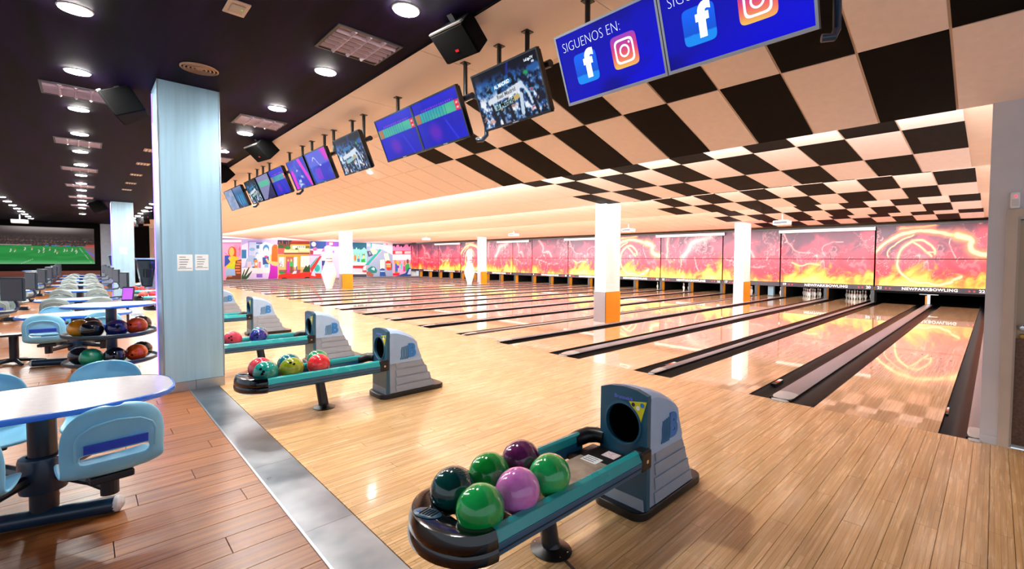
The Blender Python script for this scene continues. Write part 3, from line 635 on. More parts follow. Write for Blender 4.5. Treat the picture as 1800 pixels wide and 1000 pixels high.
# painted mural on the left end wall
MUR = [('f49ac4',[1.25,3.45,2.64,3.51,2.58,-0.08,1.19,-0.04]),('7a3fb0',[1.24,3.12,2.63,3.17,2.63,3.02,1.24,2.97]),('f6e6f0',[1.24,2.94,2.63,2.99,2.63,2.81,1.24,2.76]),('f078b4',[1.24,2.73,2.63,2.78,2.63,2.68,1.24,2.64]),('b83a80',[2.17,2.6,2.31,2.18,2.32,2.19,2.19,2.61]),('b83a80',[2.25,2.6,2.36,2.18,2.38,2.19,2.27,2.61]),('b83a80',[2.33,2.61,2.42,2.18,2.44,2.19,2.35,2.61]),('b83a80',[2.41,2.61,2.48,2.19,2.5,2.19,2.42,2.61]),('b83a80',[2.48,2.61,2.53,2.19,2.55,2.19,2.5,2.62]),('a02a6a',[2.36,2.1,2.4,1.59,2.42,1.59,2.38,2.1]),('a02a6a',[2.42,2.23,2.45,1.68,2.47,1.68,2.44,2.23]),('a02a6a',[2.47,2.36,2.5,1.76,2.53,1.76,2.5,2.36]),('a02a6a',[2.53,2.49,2.56,1.85,2.58,1.85,2.56,2.49]),('b83a80',[1.59,1.99,1.79,1.74,1.81,1.77,1.61,2.01]),('e6400f',[2.32,2.06,2.29,1.87,2.21,1.72,2.11,1.64,1.99,1.64,1.89,1.72,1.82,1.87,1.8,2.05,1.83,2.23,1.9,2.38,2.01,2.46,2.12,2.46,2.22,2.39,2.29,2.24]),('e6400f',[2.1,2.1,2.31,2.1,2.31,1.63,2.1,1.63]),('f5b05a',[2.18,2.08,2.16,1.93,2.11,1.81,2.05,1.74,1.97,1.74,1.91,1.81,1.87,1.92,1.85,2.07,1.87,2.22,1.92,2.33,1.99,2.4,2.06,2.4,2.12,2.34,2.16,2.22]),('f5bc22',[1.94,1.76,2.17,1.74,2.43,1.67,2.35,1.33,2.18,0.91,1.66,0.96,1.7,1.15,1.93,1.33,1.71,1.56,1.75,1.63,1.94,1.57]),('b6d014',[2.09,1.33,2.23,1.31,2.21,0.82,1.66,0.86,1.75,1.06,2.07,1.17]),('0c46a8',[1.59,1.79,1.91,1.8,1.8,1.59,1.93,1.33,1.76,1.12,1.57,0.96]),('8fb8e8',[1.65,0.82,2.2,0.79,2.25,0.31,1.6,0.22]),('6b3418',[2.26,1.42,2.64,1.53,2.74,1.47,2.6,-0.06,1.62,-0.03,1.73,0.28,2.23,0.31,2.19,0.91]),('d07840',[2.34,1.38,2.62,1.38,2.62,1.26,2.34,1.26]),('d07840',[2.25,1.2,2.55,1.2,2.55,1.08,2.25,1.08]),('d07840',[2.23,0.99,2.51,0.98,2.51,0.87,2.22,0.88]),('d07840',[2.21,0.78,2.52,0.77,2.52,0.66,2.2,0.66]),('d07840',[2.27,0.56,2.54,0.56,2.54,0.45,2.27,0.45]),('d07840',[1.74,0.3,2.02,0.29,2.02,0.19,1.74,0.2]),('a9a6e0',[2.64,3.51,5.03,3.63,4.98,-0.14,2.58,-0.08]),('cdd2f2',[2.64,2.57,3.06,2.79,3.04,1.12,2.62,0.89]),('8a80d0',[3.06,2.92,3.97,2.96,3.97,2.87,3.06,2.84]),('8a80d0',[3.06,2.92,3.12,2.92,3.09,0.91,3.03,0.91]),('b0c4ea',[3.12,2.81,3.73,2.83,3.7,0.88,3.09,0.88]),('dce0f8',[3.72,2.56,4.18,2.88,4.72,2.68,4.7,0.87,3.7,0.88]),('1a70a8',[2.64,2.24,2.94,2.25,2.93,1.59,2.63,1.59]),('2a60a8',[3.58,2.82,4.0,2.83,4.0,2.72,3.58,2.71]),('2a70b0',[3.59,2.6,3.79,2.61,3.78,2.35,3.59,2.35]),('8fb0d8',[3.17,1.86,3.54,1.77,3.46,1.16,2.81,0.93,2.93,1.51]),('a8bce0',[3.47,2.08,3.45,1.96,3.4,1.87,3.34,1.81,3.27,1.81,3.2,1.86,3.16,1.96,3.15,2.07,3.16,2.19,3.21,2.28,3.27,2.34,3.35,2.34,3.41,2.29,3.46,2.19]),('6fa8d8',[3.51,2.29,3.49,2.23,3.44,2.18,3.36,2.16,3.27,2.15,3.2,2.18,3.14,2.22,3.13,2.28,3.15,2.33,3.2,2.38,3.28,2.41,3.36,2.41,3.44,2.39,3.49,2.34]),('d4dcf2',[3.52,1.77,3.79,1.78,3.79,1.16,3.52,1.16]),('5a98c8',[3.72,1.93,3.71,1.87,3.68,1.83,3.64,1.8,3.6,1.8,3.56,1.82,3.54,1.87,3.53,1.93,3.54,1.98,3.56,2.03,3.6,2.06,3.65,2.06,3.69,2.03,3.71,1.99]),('d4dcf2',[3.71,1.86,3.7,1.81,3.68,1.77,3.65,1.75,3.62,1.75,3.6,1.77,3.58,1.81,3.57,1.86,3.58,1.91,3.6,1.95,3.62,1.97,3.65,1.97,3.68,1.95,3.7,1.91]),('2a7ab8',[4.45,2.34,4.42,2.19,4.36,2.07,4.28,2.0,4.18,2.0,4.09,2.06,4.04,2.18,4.02,2.33,4.04,2.48,4.1,2.6,4.19,2.67,4.28,2.67,4.37,2.61,4.43,2.49]),('dde8fa',[4.39,2.17,4.38,2.06,4.33,1.96,4.26,1.9,4.19,1.9,4.13,1.96,4.09,2.05,4.07,2.17,4.09,2.29,4.14,2.38,4.2,2.44,4.27,2.44,4.34,2.39,4.38,2.29]),('1a4a98',[3.97,1.67,4.4,1.78,4.43,1.16,4.0,1.1]),('e0407a',[4.08,1.8,4.33,1.83,4.28,1.66,4.17,1.69]),('7ab8e8',[4.1,1.16,4.37,1.16,4.37,0.9,4.1,0.9]),('1a60a0',[3.4,1.59,3.6,1.59,3.6,1.33,3.39,1.33]),('f08020',[3.45,1.49,3.65,1.49,3.65,0.86,3.44,0.86]),('c8d8e0',[3.62,1.16,3.61,1.11,3.59,1.06,3.57,1.04,3.54,1.04,3.51,1.06,3.49,1.11,3.49,1.16,3.49,1.22,3.51,1.27,3.54,1.29,3.57,1.29,3.6,1.27,3.62,1.22]),('f080a0',[3.71,1.34,3.86,1.34,3.85,0.86,3.7,0.86]),('f0b8c8',[2.98,1.33,3.22,1.33,3.21,0.88,2.98,0.88]),('1a5aa0',[3.31,0.97,3.46,0.97,3.46,0.85,3.31,0.85]),('ece4ee',[2.62,0.87,4.54,0.86,4.53,-0.11,2.6,-0.06]),('cfc4ee',[2.99,0.47,4.46,0.45,4.45,-0.1,2.98,-0.07]),('7a58c8',[3.56,0.41,3.96,0.41,3.95,0.12,3.56,0.13]),('0f4a2a',[2.59,-0.04,2.61,0.27,2.79,0.79,2.82,0.71,2.71,0.22,3.07,0.95,3.12,0.88,2.86,0.22,3.25,0.64,3.28,0.59,3.06,0.17,2.91,-0.05]),('f0b870',[4.47,1.92,4.6,1.92,4.58,1.39,5.02,1.34,4.93,1.03,4.72,1.02,4.55,1.25,4.51,1.05,4.28,1.32,4.18,1.55,4.28,1.6,4.46,1.29]),('f0b870',[4.92,1.93,5.06,1.93,5.06,1.52,4.92,1.52]),('b010b0',[4.5,1.24,4.63,1.06,4.96,0.97,5.09,0.84,5.09,0.49,4.93,-0.03,4.33,-0.03,4.46,0.63]),('ff5a10',[4.61,2.45,4.68,2.62,4.81,2.7,4.96,2.69,5.06,2.52,5.04,1.88,5.01,1.33,4.58,1.38]),('c9a874',[5.03,3.63,7.36,3.74,7.32,-0.2,4.98,-0.14]),('241838',[5.03,3.63,7.36,3.74,7.35,2.76,5.01,2.69]),('8a5040',[5.12,2.91,5.15,2.46,5.21,2.47,5.19,2.92]),('8a5040',[5.33,3.01,5.35,2.47,5.41,2.48,5.39,3.02]),('8a5040',[5.63,2.93,5.65,2.48,5.72,2.48,5.69,2.94]),('8a5040',[5.77,3.03,5.79,2.48,5.86,2.49,5.83,3.03]),('5a3020',[5.06,2.87,5.51,2.75,5.92,2.71,5.92,2.4,5.05,2.38]),('1a4a20',[5.42,2.54,5.4,2.47,5.35,2.41,5.27,2.37,5.19,2.37,5.11,2.4,5.06,2.46,5.04,2.53,5.06,2.61,5.11,2.67,5.19,2.7,5.28,2.71,5.35,2.67,5.41,2.62]),('1a6a28',[5.95,2.46,5.92,2.4,5.86,2.35,5.78,2.32,5.68,2.32,5.6,2.34,5.54,2.39,5.52,2.45,5.54,2.52,5.6,2.57,5.69,2.6,5.78,2.6,5.87,2.58,5.92,2.53]),('c23434',[5.9,2.92,6.13,3.22,7.36,3.14,7.36,2.98]),('7a2a1c',[5.9,2.93,7.36,2.98,7.35,2.79,5.9,2.75]),('c89a30',[5.96,2.75,7.35,2.79,7.35,2.65,5.96,2.62]),('ece8d4',[6.08,2.64,7.02,2.66,7.01,2.41,6.08,2.39]),('6a6a20',[7.02,2.66,7.35,2.67,7.35,2.42,7.01,2.41]),('3a3428',[6.51,2.55,6.5,2.53,6.49,2.51,6.47,2.5,6.44,2.5,6.42,2.51,6.41,2.52,6.41,2.54,6.41,2.56,6.42,2.58,6.45,2.59,6.47,2.59,6.49,2.58,6.5,2.57]),('3a3428',[6.65,2.55,6.65,2.53,6.63,2.52,6.61,2.5,6.59,2.5,6.57,2.51,6.56,2.53,6.55,2.55,6.56,2.57,6.57,2.59,6.59,2.6,6.62,2.6,6.63,2.59,6.65,2.57]),('3a3428',[6.8,2.56,6.8,2.54,6.78,2.52,6.76,2.51,6.74,2.51,6.72,2.52,6.71,2.53,6.7,2.55,6.71,2.57,6.72,2.59,6.74,2.6,6.76,2.6,6.78,2.59,6.8,2.58]),('3a3428',[6.95,2.56,6.95,2.54,6.93,2.52,6.91,2.51,6.89,2.51,6.87,2.52,6.85,2.54,6.85,2.56,6.85,2.58,6.87,2.59,6.89,2.6,6.91,2.6,6.93,2.6,6.95,2.58]),('e04848',[5.03,2.39,5.49,2.4,5.49,1.95,5.02,1.94]),('e0c896',[5.47,2.27,6.46,2.29,6.46,2.08,5.47,2.06]),('d8c49a',[6.56,2.43,7.35,2.45,7.34,2.19,6.56,2.17]),('1a6a28',[6.49,2.4,6.47,2.36,6.44,2.33,6.39,2.32,6.34,2.31,6.3,2.33,6.26,2.36,6.25,2.39,6.27,2.43,6.3,2.46,6.35,2.48,6.4,2.48,6.44,2.46,6.48,2.44]),('7a4028',[5.45,2.07,7.34,2.1,7.34,1.95,5.44,1.92]),('b08a1c',[5.06,1.88,7.34,1.91,7.34,1.76,5.06,1.74]),('f0ecdc',[5.12,1.7,5.44,1.71,5.43,0.94,5.11,0.94]),('f2f0e2',[6.67,1.81,7.34,1.82,7.33,0.93,6.65,0.93]),('a89a80',[5.27,1.75,5.26,0.94,5.28,0.94,5.29,1.75]),('a89a80',[6.86,1.77,6.85,0.93,6.87,0.93,6.88,1.77]),('a89a80',[7.09,1.77,7.08,0.93,7.1,0.93,7.11,1.77]),('a89a80',[6.66,1.47,7.34,1.48,7.34,1.5,6.66,1.5]),('a89a80',[6.66,1.2,7.33,1.2,7.33,1.22,6.66,1.22]),('9a5a48',[5.58,1.74,6.16,1.75,6.15,0.68,5.57,0.68]),('f0ece0',[6.15,1.71,6.37,1.72,6.36,0.91,6.14,0.91]),('b08a28',[6.47,1.81,6.64,1.81,6.62,0.58,6.45,0.58]),('4a4aa0',[5.3,1.07,5.3,1.02,5.33,1.01,5.34,1.06]),('4a4aa0',[5.3,1.03,5.28,0.99,5.31,0.97,5.33,1.01]),('4a4aa0',[5.28,1.0,5.25,0.97,5.27,0.94,5.3,0.96]),('4a4aa0',[5.25,0.97,5.21,0.96,5.22,0.93,5.26,0.93]),('4a4aa0',[5.22,0.96,5.18,0.97,5.17,0.94,5.21,0.93]),('4a4aa0',[5.19,0.97,5.15,1.0,5.13,0.96,5.17,0.94]),('4a4aa0',[5.16,0.99,5.14,1.03,5.11,1.01,5.13,0.97]),('4a4aa0',[5.14,1.02,5.13,1.07,5.1,1.06,5.11,1.01]),('4a4aa0',[5.13,1.06,5.14,1.1,5.11,1.11,5.1,1.07]),('4a4aa0',[5.14,1.1,5.16,1.14,5.13,1.16,5.11,1.12]),('4a4aa0',[5.16,1.13,5.19,1.15,5.17,1.19,5.14,1.16]),('4a4aa0',[5.18,1.15,5.22,1.16,5.22,1.2,5.18,1.19]),('4a4aa0',[5.22,1.16,5.26,1.15,5.26,1.19,5.22,1.2]),('4a4aa0',[5.25,1.15,5.28,1.13,5.3,1.16,5.27,1.19]),('4a4aa0',[5.28,1.13,5.3,1.1,5.33,1.12,5.31,1.16]),('4a4aa0',[5.3,1.1,5.3,1.06,5.34,1.07,5.33,1.11]),('4a4aa0',[5.13,1.07,5.17,1.25,5.13,1.26,5.1,1.08]),('4a4aa0',[5.16,1.24,5.29,1.33,5.27,1.37,5.14,1.27]),('8a3a50',[5.09,0.7,6.81,0.69,6.81,0.39,5.08,0.42]),('1a8a40',[5.45,0.48,5.43,0.43,5.38,0.39,5.3,0.37,5.22,0.37,5.15,0.39,5.1,0.44,5.08,0.49,5.1,0.54,5.15,0.58,5.22,0.6,5.3,0.6,5.38,0.57,5.43,0.53]),('e85020',[5.82,1.53,5.81,1.47,5.79,1.43,5.76,1.4,5.72,1.4,5.69,1.43,5.67,1.47,5.66,1.53,5.67,1.58,5.69,1.63,5.72,1.65,5.76,1.65,5.79,1.63,5.82,1.58]),('f0b088',[5.79,1.46,5.79,1.42,5.77,1.39,5.75,1.37,5.73,1.37,5.71,1.39,5.69,1.42,5.69,1.46,5.69,1.5,5.71,1.53,5.73,1.55,5.75,1.55,5.77,1.53,5.79,1.5]),('b020a0',[5.68,1.34,5.81,1.34,5.85,0.43,5.64,0.42]),('6a4a20',[5.9,0.99,6.05,0.99,6.04,0.46,5.89,0.47]),('18a050',[5.84,1.34,6.09,1.34,6.09,0.97,5.83,0.97]),('e0b890',[6.02,1.46,6.02,1.41,6.0,1.37,5.97,1.35,5.95,1.35,5.92,1.37,5.91,1.41,5.9,1.46,5.91,1.51,5.92,1.55,5.95,1.57,5.98,1.57,6.0,1.55,6.02,1.51]),('f0d0b0',[6.39,1.04,6.38,1.02,6.37,0.99,6.35,0.98,6.33,0.98,6.32,0.99,6.31,1.02,6.3,1.05,6.31,1.07,6.32,1.1,6.34,1.11,6.36,1.11,6.37,1.1,6.38,1.07]),('3a5aa0',[6.31,0.98,6.39,0.98,6.39,0.69,6.31,0.69]),('0f4020',[6.68,0.49,6.9,0.79,7.03,1.07,7.16,0.92,7.3,1.14,7.41,0.48]),('e4d4dc',[6.03,0.43,6.18,0.63,6.35,0.61,6.3,0.31,6.05,0.31]),('f09070',[6.58,0.42,6.66,0.69,6.82,0.67,6.76,0.25,6.59,0.26]),('1e4690',[7.38,3.64,8.64,3.7,8.62,2.45,7.37,2.42]),('c8b4e8',[7.37,2.42,10.86,2.5,10.84,-0.09,7.34,-0.01]),('f4f4ec',[7.82,2.81,7.8,2.73,7.76,2.66,7.68,2.62,7.61,2.62,7.54,2.66,7.49,2.72,7.47,2.8,7.49,2.88,7.54,2.95,7.61,2.99,7.69,2.99,7.76,2.96,7.81,2.9]),('7a50b8',[8.61,3.7,10.88,3.81,10.86,2.69,8.6,2.63]),('b03060',[8.8,3.07,9.21,3.08,9.21,2.7,8.79,2.69]),('f0e0e8',[8.87,3.0,9.16,3.0,9.15,2.78,8.87,2.77]),('8a68c8',[8.65,2.31,9.26,2.33,9.26,2.1,8.65,2.09]),('ece0f4',[8.5,2.63,9.29,2.65,9.29,2.32,8.5,2.3]),('e85a98',[8.24,2.21,8.44,2.51,8.56,2.52,8.56,2.21]),('f0e4ec',[7.51,2.37,8.11,2.38,8.11,1.98,7.51,1.97]),('e060a0',[7.92,2.4,7.9,2.34,7.85,2.29,7.78,2.26,7.71,2.26,7.63,2.28,7.59,2.33,7.57,2.4,7.59,2.46,7.64,2.51,7.71,2.54,7.79,2.55,7.86,2.52,7.91,2.47]),('8a3040',[7.37,2.28,7.62,2.28,7.61,1.96,7.36,1.95]),('c060a0',[7.36,1.95,8.2,1.97,8.2,1.86,7.36,1.85]),('e6dcf4',[8.27,2.2,8.65,2.21,8.64,1.32,8.26,1.32]),('d4c8e8',[8.35,2.12,8.57,2.13,8.57,1.78,8.34,1.78]),('dcd0a8',[8.8,2.13,9.16,2.14,9.15,1.73,8.79,1.73]),('1a3a80',[8.86,1.82,8.85,1.79,8.81,1.76,8.77,1.74,8.72,1.74,8.68,1.76,8.64,1.79,8.63,1.82,8.64,1.86,8.68,1.89,8.72,1.91,8.77,1.91,8.82,1.89,8.85,1.86]),('20a0a8',[7.35,1.03,7.89,1.72,8.14,1.72,7.35,0.69]),('8ad0d8',[7.49,0.51,8.14,1.61,8.25,0.39]),('20a0a0',[8.11,0.82,8.09,0.69,8.02,0.58,7.93,0.52,7.83,0.52,7.74,0.58,7.68,0.69,7.66,0.82,7.68,0.95,7.75,1.06,7.84,1.12,7.94,1.12,8.03,1.06,8.09,0.95]),('e82828',[7.35,0.8,8.08,1.83,8.27,1.83,7.45,0.4]),('103a7a',[8.26,1.45,8.65,1.45,8.64,1.02,8.26,1.02]),('8a60c8',[8.26,1.0,8.75,1.0,8.74,0.54,8.25,0.54]),('f2b468',[9.08,1.03,9.06,0.77,9.0,0.56,8.92,0.45,8.83,0.45,8.75,0.57,8.69,0.77,8.68,1.03,8.7,1.29,8.76,1.49,8.84,1.61,8.93,1.61,9.01,1.49,9.07,1.29]),('f07a20',[9.11,1.49,9.09,1.41,9.03,1.35,8.94,1.32,8.85,1.32,8.76,1.35,8.7,1.41,8.68,1.49,8.7,1.56,8.76,1.62,8.85,1.65,8.94,1.66,9.03,1.62,9.09,1.56]),('d89a40',[8.25,0.53,8.78,0.52,8.78,0.37,8.25,0.38]),('ff2410',[7.34,0.35,7.58,0.35,7.58,-0.07,7.34,-0.07]),('ff2010',[5.02,0.16,5.08,0.33,5.69,0.43,6.05,0.36,6.89,0.48,7.35,0.5,7.58,0.36,7.58,-0.07,5.02,-0.01]),('2a1010',[5.63,0.01,5.61,-0.03,5.56,-0.05,5.48,-0.07,5.39,-0.07,5.32,-0.05,5.26,-0.02,5.24,0.02,5.26,0.05,5.32,0.08,5.39,0.09,5.48,0.09,5.56,0.07,5.61,0.04]),('2a1010',[7.34,0.01,7.32,-0.04,7.26,-0.07,7.17,-0.09,7.08,-0.09,6.99,-0.07,6.93,-0.03,6.91,0.02,6.93,0.06,6.99,0.1,7.08,0.11,7.17,0.11,7.26,0.09,7.32,0.05]),('ff2810',[7.34,0.4,9.24,0.31,9.24,-0.05,7.34,-0.0]),('b8c8e8',[7.41,0.2,7.51,0.56,7.66,0.51,7.78,0.14]),('14607e',[10.85,3.81,12.05,3.86,12.04,2.47,10.83,2.44]),('80d0c8',[10.84,2.5,11.03,2.45,11.17,2.66,11.26,2.42,11.39,2.55,11.48,2.37,11.7,2.52,11.81,2.65,11.95,2.55,12.04,2.27,12.03,1.19,10.82,1.19]),('50b0b0',[10.95,2.14,10.94,1.75,10.99,1.75,10.99,2.14]),('50b0b0',[11.17,2.14,11.16,1.75,11.21,1.75,11.21,2.14]),('50b0b0',[11.39,2.15,11.39,1.75,11.43,1.75,11.44,2.15]),('50b0b0',[11.62,2.15,11.61,1.75,11.66,1.75,11.66,2.15]),('50b0b0',[11.84,2.15,11.84,1.76,11.88,1.76,11.89,2.15]),('f07020',[11.12,1.69,11.11,1.56,11.08,1.45,11.04,1.39,10.99,1.39,10.96,1.45,10.93,1.56,10.92,1.69,10.93,1.83,10.96,1.93,11.0,1.99,11.04,1.99,11.08,1.93,11.11,1.83]),('3a70b0',[11.21,1.64,11.42,1.64,11.42,1.35,11.21,1.35]),('f0a070',[11.4,1.75,11.39,1.69,11.37,1.65,11.33,1.62,11.29,1.62,11.26,1.65,11.24,1.69,11.23,1.75,11.24,1.81,11.26,1.86,11.3,1.88,11.33,1.88,11.37,1.86,11.39,1.81]),('20a040',[11.56,1.56,11.89,1.64,11.94,1.25,11.69,1.08,11.56,1.25]),('6a5020',[11.88,1.93,11.87,1.87,11.84,1.83,11.79,1.8,11.74,1.8,11.7,1.83,11.67,1.87,11.66,1.93,11.67,1.98,11.7,2.02,11.75,2.05,11.8,2.05,11.84,2.02,11.87,1.98]),('e8c090',[11.86,1.8,11.85,1.73,11.82,1.68,11.78,1.65,11.73,1.65,11.69,1.68,11.67,1.73,11.66,1.8,11.67,1.87,11.7,1.93,11.74,1.96,11.78,1.96,11.82,1.93,11.85,1.87]),('dcdce8',[10.82,1.31,12.04,1.31,12.04,1.01,10.82,1.01]),('c8c8d8',[10.82,0.8,11.64,0.79,11.63,0.39,10.81,0.4]),('e82030',[10.82,1.02,11.85,1.03,12.08,0.73,11.85,0.76,10.82,0.79]),('f0f0f4',[11.99,0.79,11.97,0.72,11.94,0.66,11.88,0.62,11.82,0.63,11.77,0.66,11.73,0.72,11.72,0.79,11.73,0.87,11.77,0.93,11.82,0.96,11.88,0.96,11.94,0.93,11.98,0.86]),('c84050',[12.05,0.51,12.04,0.47,11.98,0.43,11.89,0.42,11.8,0.42,11.72,0.44,11.66,0.47,11.65,0.51,11.67,0.55,11.72,0.58,11.8,0.6,11.9,0.6,11.98,0.58,12.04,0.55]),('eeeef2',[10.81,0.4,11.97,0.38,11.97,0.24,10.81,0.26]),('3a4050',[10.81,0.26,12.05,0.24,12.04,-0.07,10.81,-0.04]),('8fa4c4',[12.05,3.86,14.51,3.98,14.48,-0.18,12.02,-0.12]),('a8bcd8',[12.05,3.75,14.5,3.86,14.5,2.79,12.04,2.73]),('3a90b0',[12.04,3.23,12.45,3.24,13.57,3.0,13.57,2.91,12.04,3.07]),('ccd4ea',[12.53,3.02,14.5,2.85,14.49,2.01,13.56,2.46,12.56,2.56]),('9ab0d0',[12.71,2.96,12.7,2.54,12.76,2.54,12.77,2.96]),('9ab0d0',[12.86,2.94,12.86,2.51,12.91,2.51,12.92,2.94]),('9ab0d0',[13.01,2.91,13.01,2.48,13.07,2.48,13.07,2.92]),('9ab0d0',[13.17,2.89,13.16,2.45,13.22,2.45,13.22,2.89]),('9ab0d0',[13.32,2.86,13.32,2.42,13.38,2.42,13.38,2.87]),('9ab0d0',[13.48,2.84,13.47,2.38,13.53,2.39,13.54,2.84]),('f0c8d4',[13.6,3.07,14.46,3.1,14.45,2.88,13.6,2.86]),('d05060',[13.87,3.03,14.01,3.04,14.0,2.94,13.87,2.94]),('4aa0b8',[12.42,3.02,12.53,3.02,12.53,2.74,12.41,2.74]),('f0a8c0',[11.97,0.95,13.38,2.42,13.46,2.34,12.05,0.86]),('10a0a0',[11.86,1.06,13.26,2.54,13.44,2.44,12.19,1.03]),('3a4a68',[12.06,2.3,12.35,2.35,12.61,1.94,12.2,1.79]),('8a9ab0',[12.24,2.25,12.35,2.28,12.44,2.05,12.29,1.99]),('e8d8b0',[12.35,2.53,12.7,2.63,13.05,2.29,12.9,2.08,12.61,2.05]),('f0e8d0',[13.64,2.11,14.05,2.18,14.2,1.51,13.79,1.39]),('5a6478',[14.23,1.46,14.44,1.13,14.41,0.62,14.22,0.54]),('e03028',[13.8,1.39,13.99,1.51,14.29,1.43,14.35,0.71,14.16,0.55,13.91,0.6,13.83,0.9]),('f0f0e8',[13.86,1.19,14.29,1.19,14.29,1.12,13.86,1.12]),('e0a050',[13.89,1.08,14.3,1.08,14.3,0.84,13.89,0.85]),('ece4d0',[13.28,1.53,13.69,1.55,13.72,0.69,13.29,0.69]),('5a6478',[13.72,0.48,13.86,0.04,13.61,0.02]),('1a50a0',[13.26,0.67,13.46,0.78,13.71,0.71,13.74,0.03,13.23,0.04]),('e8eef4',[13.28,0.54,13.71,0.53,13.71,0.44,13.28,0.45]),('1a7a78',[12.11,0.73,12.46,0.95,12.79,0.9,13.0,0.55,12.92,0.35,12.6,0.31,12.16,0.5]),('a8d8d8',[12.43,0.7,12.63,0.87,12.78,0.79,12.75,0.55,12.6,0.61]),('9a5a50',[11.99,0.42,12.22,0.52,12.67,0.21,12.57,-0.03,12.07,0.08]),('f4a8d0',[14.51,3.98,16.92,4.09,16.9,-0.24,14.48,-0.18]),('3a2440',[14.51,3.98,16.82,4.08,16.81,2.7,14.5,2.64]),('e888bc',[14.5,2.79,14.67,2.87,14.77,2.67,14.92,2.98,15.11,2.96,15.15,2.74,15.37,2.89,15.49,2.69,15.76,3.01,16.02,3.05,16.16,2.76,16.41,3.02,16.61,3.0,16.69,2.43,14.49,2.39]),('e83848',[14.49,2.4,16.75,2.44,16.75,2.1,14.49,2.07]),('f2f2f0',[14.76,2.35,15.44,2.36,15.44,2.14,14.76,2.13]),('f2f2f0',[15.69,2.36,16.39,2.38,16.39,2.16,15.69,2.15]),('a08a90',[14.81,2.31,14.82,2.17,14.87,2.17,14.85,2.31]),('a08a90',[15.74,2.33,15.75,2.18,15.8,2.19,15.79,2.33]),('a08a90',[14.92,2.31,14.93,2.17,14.97,2.17,14.96,2.31]),('a08a90',[15.85,2.33,15.86,2.18,15.9,2.19,15.89,2.33]),('a08a90',[15.02,2.31,15.04,2.17,15.08,2.17,15.07,2.32]),('a08a90',[15.95,2.33,15.96,2.18,16.01,2.19,16.0,2.33]),('a08a90',[15.13,2.31,15.14,2.17,15.19,2.17,15.18,2.32]),('a08a90',[16.05,2.33,16.07,2.19,16.11,2.19,16.1,2.34]),('a08a90',[15.24,2.32,15.25,2.17,15.3,2.18,15.29,2.32]),('a08a90',[16.16,2.33,16.17,2.19,16.22,2.19,16.21,2.34]),('a08a90',[15.35,2.32,15.36,2.17,15.4,2.18,15.39,2.32]),('a08a90',[16.27,2.34,16.28,2.19,16.32,2.19,16.31,2.34]),('fbe8f4',[14.49,2.04,16.82,2.08,16.82,1.55,14.49,1.53]),('2060b0',[14.71,1.25,14.99,1.25,14.98,0.4,14.71,0.4]),('f08a30',[14.85,1.37,14.84,1.29,14.8,1.23,14.75,1.19,14.7,1.19,14.65,1.23,14.61,1.29,14.6,1.37,14.61,1.45,14.65,1.51,14.7,1.54,14.75,1.54,14.8,1.51,14.84,1.45]),('f0b040',[15.09,1.28,15.08,1.17,15.05,1.09,15.0,1.04,14.95,1.04,14.9,1.09,14.87,1.17,14.86,1.28,14.87,1.38,14.91,1.47,14.95,1.51,15.0,1.51,15.05,1.47,15.08,1.38]),('6a30b0',[14.94,1.01,15.11,1.01,15.11,0.76,14.94,0.76]),('f0806a',[15.3,1.25,15.29,1.15,15.26,1.08,15.22,1.04,15.17,1.04,15.13,1.08,15.11,1.16,15.1,1.25,15.11,1.34,15.14,1.42,15.18,1.46,15.22,1.46,15.26,1.42,15.29,1.34]),('60c8d0',[15.23,1.22,15.44,1.22,15.43,0.68,15.23,0.68]),('d020a0',[15.54,0.95,15.72,0.94,15.71,0.45,15.53,0.45]),('f07838',[15.77,1.25,15.76,1.14,15.74,1.06,15.7,1.01,15.66,1.01,15.62,1.06,15.6,1.14,15.59,1.25,15.6,1.35,15.62,1.44,15.66,1.49,15.7,1.49,15.74,1.44,15.76,1.35]),('20b050',[15.73,1.01,15.88,1.16,16.15,1.18,16.21,0.7,15.74,0.43]),('6a5a30',[16.12,1.4,16.11,1.3,16.07,1.22,16.02,1.18,15.96,1.18,15.9,1.22,15.87,1.3,15.86,1.4,15.87,1.5,15.91,1.58,15.96,1.63,16.02,1.63,16.07,1.58,16.11,1.5]),('f07838',[16.28,1.43,16.68,1.43,16.68,0.87,16.28,0.87]),('f0a060',[16.64,1.4,16.63,1.32,16.58,1.26,16.52,1.22,16.45,1.22,16.38,1.26,16.34,1.32,16.32,1.4,16.34,1.48,16.38,1.55,16.45,1.58,16.52,1.58,16.58,1.55,16.63,1.48]),('e81838',[14.48,0.28,15.17,0.33,15.1,0.05,14.48,0.06]),('9a8a50',[14.67,0.47,14.97,0.47,14.97,0.29,14.67,0.29]),('1a50a0',[14.78,0.02,15.74,0.28,16.07,0.76,16.81,0.79,16.94,-0.04]),('c8d4ec',[15.94,0.16,16.17,0.65,16.84,0.71,16.88,0.15])]
sh = []
for k, (c, p) in enumerate(MUR): sh.append((c, [(XL+.004+k*.0006, max(-2.5, min(YC-.02, p[2*i])), max(.0, min(3.06, p[2*i+1]))) for i in range(len(p)//2)]))
mu = polys('mural', sh, paintmat('mural_paint', .6)); tag(mu, 'colourful painted street and diner mural on the left end wall', 'mural')

